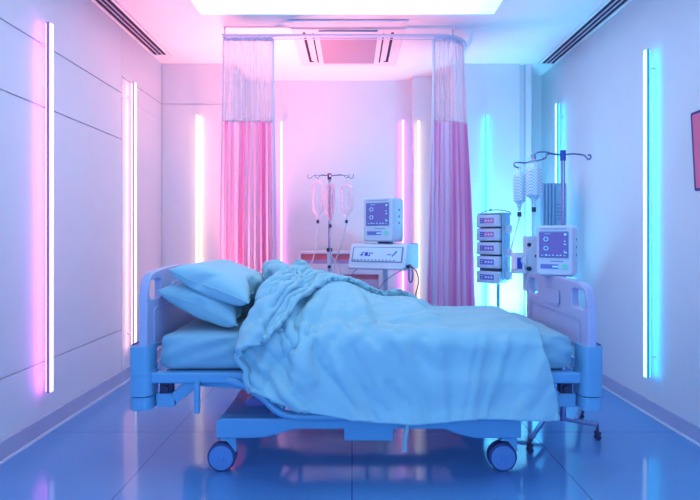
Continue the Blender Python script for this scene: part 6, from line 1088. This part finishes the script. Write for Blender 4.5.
4,3,4,5,4,13,14,12,-2,-12,-14,-6,-5,-4,-4,-4,-3,-3,-2,-2,-2,-2,-1,0,0,0,1,1,1,2,3,3,4,4,3,5,14,12,13,0,-14,-13,-6,-5,-4,-5,-3,-4,-3,-2,-3,-1,-2,-1,
0,0,0,1,1,2,2,3,3,3,4,4,6,10,13,14,-1,-13,-12,-6,-5,-5,-4,-4,-3,-4,-2,-3,-1,-2,-1,0,0,0,1,2,1,3,2,4,3,4,5,6,9,12,13,14,-14,-13,-10,-7,-5,-5,-4,
-4,-4,-3,-3,-3,-2,-1,-1,0,0,0,1,2,2,2,3,3,4,4,5,7,8,11,14,13,-13,-13,-10,-6,-6,-5,-4,-4,-4,-3,-2,-4,-2,-2,0,-1,0,1,2,1,3,2,4,2,3,5,5,7,7,11,12,
14,1,-13,-13,-9,-6,-7,-4,-5,-3,-1,-5,-4,-3,-2,-2,0,0,2,3,5,-1,0,1,2,2,3,4,5,7,7,10,13,14,-13,-12,-7,-8,-6,-5,-3,0,-4,-3,-3,-2,0,0,2,-1,1,1,2,3,-1,
0,0,0,2,3,5,6,7,10,12,14,-13,-11,-7,-6,-4,0,-6,-3,-3,-2,-1,0,0,2,3,-1,-1,0,1,2,2,-2,1,2,-2,1,3,4,7,9,12,12,-11,-10,-7,-2,1,-5,-4,-3,-2,0,-1,2,-1,
2,3,0,-1,-1,0,1,0,1,3,-2,-1,-1,1,5,2,8,10,13,1,-12,-8,-1,2,-5,-3,-2,-1,-1,-1,1,0,0,1,3,1,-1,-1,0,0,0,1,2,-2,0,0,0,0,2,2,10,3,-1,2,-3,-2,-1,-1,
-1,-1,-1,-2,1,2,1,2,2,-1,-1,0,0,0,0,2,-2,1,0,0,0,0,1,1,11,1,0,0,0,-1,-3,-3,7,-2,0,1,0,0,0,0]

def dec(rows):
    """rows of whole-millimetre steps along x, y and z"""
    return np.cumsum(np.array(rows, dtype=float).reshape(3, -1), axis=1).T/1000.0
def POSE(x0,z0,x1,z1,yc,rz,lift=0,W=.50,tw=0):
    """pillow short axis from (x0,z0) upper end to (x1,z1) lower end"""
    c=Vector(((x0+x1)/2,yc,(z0+z1)/2)); a=math.atan2(z0-z1,x1-x0)
    return Matrix.Translation(c)@Matrix.Rotation(rz,4,'Z')@Matrix.Rotation(a,4,'Y')@Matrix.Rotation(tw,4,'X')
POSES=[POSE(-.925,.875,-.60,.735,2.70,math.radians(-3)),POSE(-.875,.985,-.50,.835,2.70,math.radians(-6))]

def cloth_obj(co, faces, name, m, parent=None, sub=1):
    me = bpy.data.meshes.new(name); me.from_pydata([tuple(c) for c in co], [], faces); me.update()
    o = bpy.data.objects.new(name, me); C.objects.link(o); me.materials.append(m)
    for p in me.polygons: p.use_smooth = True
    if sub:
        s = o.modifiers.new('sub', 'SUBSURF'); s.levels = sub; s.render_levels = sub
    if parent: o.parent = parent
    return o
pc = dec(PIL)
zm = np.abs(pc[:, 2]).max(); pc[:, 2] = np.sign(pc[:, 2])*zm*1.08*(np.abs(pc[:, 2])/zm)**.66
def pil_mesh():
    NX, NY = 24, 32; W, L = .52, .74
    b = bmesh.new()
    A = [[b.verts.new((i, j, .3)) for j in range(NY+1)] for i in range(NX+1)]
    B = [[b.verts.new((i, j, -.3)) for j in range(NY+1)] for i in range(NX+1)]
    for i in range(NX):
        for j in range(NY):
            b.faces.new((A[i][j], A[i+1][j], A[i+1][j+1], A[i][j+1])); b.faces.new((B[i][j+1], B[i+1][j+1], B[i+1][j], B[i][j]))
    for i in range(NX+1):
        for j in range(NY+1):
            if i in (0, NX) or j in (0, NY): A[i][j].co.z = 0; B[i][j].co.z = 0
    bmesh.ops.remove_doubles(b, verts=b.verts[:], dist=1e-5)
    b.verts.ensure_lookup_table()
    edge = [v.index for v in b.verts if abs(v.co.z) < .1]
    key = {(round(v.co.x), round(v.co.y)): k for k, v in enumerate(b.verts) if abs(v.co.z) < .1}
    F = [tuple(v.index for v in f.verts) for f in b.faces]
    b.verts.index_update(); F = [tuple(v.index for v in f.verts) for f in b.faces]
    ring = [(i, 0) for i in range(NX)]+[(NX, j) for j in range(NY)]+[(i, NY) for i in range(NX, 0, -1)]+[(0, j) for j in range(NY, 0, -1)]
    R = [key[k] for k in ring]
    b.free(); return F, R
PF, PR = pil_mesh()
PLAB = ['plump blue pillow lying flat against the headboard, underneath the other pillow', 'larger looking blue pillow on top, leaning over the lower pillow']
for k, Mx in enumerate(POSES):
    root = thing('pillow', PLAB[k], 'pillow', tuple(Mx.translation), 0, 'pillows at the head of the bed')
    co = [Mx @ Vector((c[0], c[1]*(.93 if k else -.90), c[2]))-Mx.translation for c in pc]
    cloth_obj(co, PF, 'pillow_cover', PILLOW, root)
    pts = [co[i] for i in PR]
    MB().tube(pts+[pts[0]], .0035, 6).build('piping', PILLOW, root)
dc = dec(DUV); NS, NT = DUV_N
WX0, WX1 = .03, .04
def up3(A):
    # cubic refinement by two along the first axis
    P = np.concatenate([2*A[:1]-A[1:2], A, 2*A[-1:]-A[-2:-1]])
    mid = (-P[:-3]+9*P[1:-2]+9*P[2:-1]-P[3:])/16
    out = np.empty((2*len(A)-1,)+A.shape[1:]); out[::2] = A; out[1::2] = mid; return out
def vn(u,v,seed=0):
    rs=np.random.RandomState(seed).rand(256,256)
    i=np.floor(u).astype(int); j=np.floor(v).astype(int); f=u-i; g=v-j
    f=f*f*(3-2*f); g=g*g*(3-2*g)
    r=lambda a,b: rs[a%256,b%256]
    return (r(i,j)*(1-f)+r(i+1,j)*f)*(1-g)+(r(i,j+1)*(1-f)+r(i+1,j+1)*f)*g
def ridge(n): return 1-np.abs(2*n-1)*1.0
def fold(G):
    gu=np.gradient(G,axis=0); gv=np.gradient(G,axis=1)
    N=np.cross(gu,gv); N/=np.linalg.norm(N,axis=2,keepdims=True)+1e-9
    x,y,z=G[...,0],G[...,1],G[...,2]
    near=np.clip((2.36-y)/.08,0,1)                  # hanging part on the near side
    edge=np.clip((2.62-y)/.3,0,1)
    ph=(x-.40)/(z+.22)
    h1=ridge(vn(ph*9+3,z*1.6,1))-.5
    h2=ridge(vn(ph*17+9,z*3+5,2))-.5
    h=near*(.028*h1+.010*h2)*np.clip((.74-z)/.12,.25,1)
    # creases on the top running across the bed
    a=x*.94+y*.35; b=-x*.35+y*.94
    h3=ridge(vn(a*3.5+7,b*13,3))-.5; h4=ridge(vn(a*6,b*22+4,4))-.5
    top=(1-near)
    h=h+top*(.014*h3+.006*h4)
    flap=(np.arange(UN+1)/UN>.58)[:,None]
    sgn=np.where(N[...,2:3]*0+ (G[:,:,1:2]<2.36), np.sign(-N[...,1:2]), np.sign(N[...,2:3]))
    up=N*sgn
    hmul=np.where(flap,.4,1.0)
    return G+up*(h*hmul)[...,None]

G = dc.reshape(NS+1, NT+1, 3).copy()
S_ = lambda v: (lambda q: q*q*(3-2*q))(np.clip(v, 0, 1))
# bring the hem on the near side to its height and pull the bunched end towards the pillows
for i in range(NS+1):
    z0 = G[i, 0, 2]; x0 = G[i, 0, 0]
    if z0 < .56 and G[i, 0, 1] < 2.4:
        zt = np.interp(x0, [-.5, -.32, -.15, .05, .3, .6, 1.0], [.47, .43, .37, .31, .29, .315, .30])
        f = (.62-zt)/(.62-z0); m = (G[i, :, 1] < 2.45) & (G[i, :, 2] < .62)
        G[i, m, 2] = .62-(.62-G[i, m, 2])*f
G[..., 0] += S_((G[..., 0]-.6)/.35)*(.075*S_((.68-G[..., 2])/.36)-.045)
m = G[..., 1] > 3.27; G[..., 1][m] = 3.27+(G[..., 1][m]-3.27)*.25
G[..., 0] -= (WX0+WX1*S_((2.65-G[..., 1])/.35))*S_((.6-G[..., 0])/1.0)
for _ in range(2):
    G = up3(G); G = up3(G.transpose(1, 0, 2)).transpose(1, 0, 2)
UN, UT = G.shape[0]-1, G.shape[1]-1
st = S_((.47+.05*np.sin(G[..., 1]*11)-G[..., 0])/.07)*S_((G[..., 1]-(2.40+.05*np.sin(G[..., 0]*8+1)+.10*S_((G[..., 0]-.1)/.4)))/.07)*(G[..., 2] > .66)
G[..., 2] += .034*st
G[..., 1] = np.where(G[..., 1] > 2.55, 2.55+(G[..., 1]-2.55)*.80, G[..., 1])
dc = fold(G).reshape(-1, 3); NS, NT = UN, UT
DF = [(i*(NT+1)+j, i*(NT+1)+j+1, (i+1)*(NT+1)+j+1, (i+1)*(NT+1)+j) for i in range(NS) for j in range(NT)]
root = thing('duvet', 'rumpled light blue duvet folded back over the bed and hanging over its side', 'duvet', (.2, 2.77, .7))
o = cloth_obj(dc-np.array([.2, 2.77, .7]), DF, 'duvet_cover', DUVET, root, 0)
s = o.modifiers.new('thick', 'SOLIDIFY'); s.thickness = .024; s.offset = 0
MB().tube([(.262, 2.245, .315), (.258, 2.243, .26), (.250, 2.242, .21), (.247, 2.242, .15)], .010, 6, smooth=4).build('tie_ribbon', DUVET, root, off=root.location)
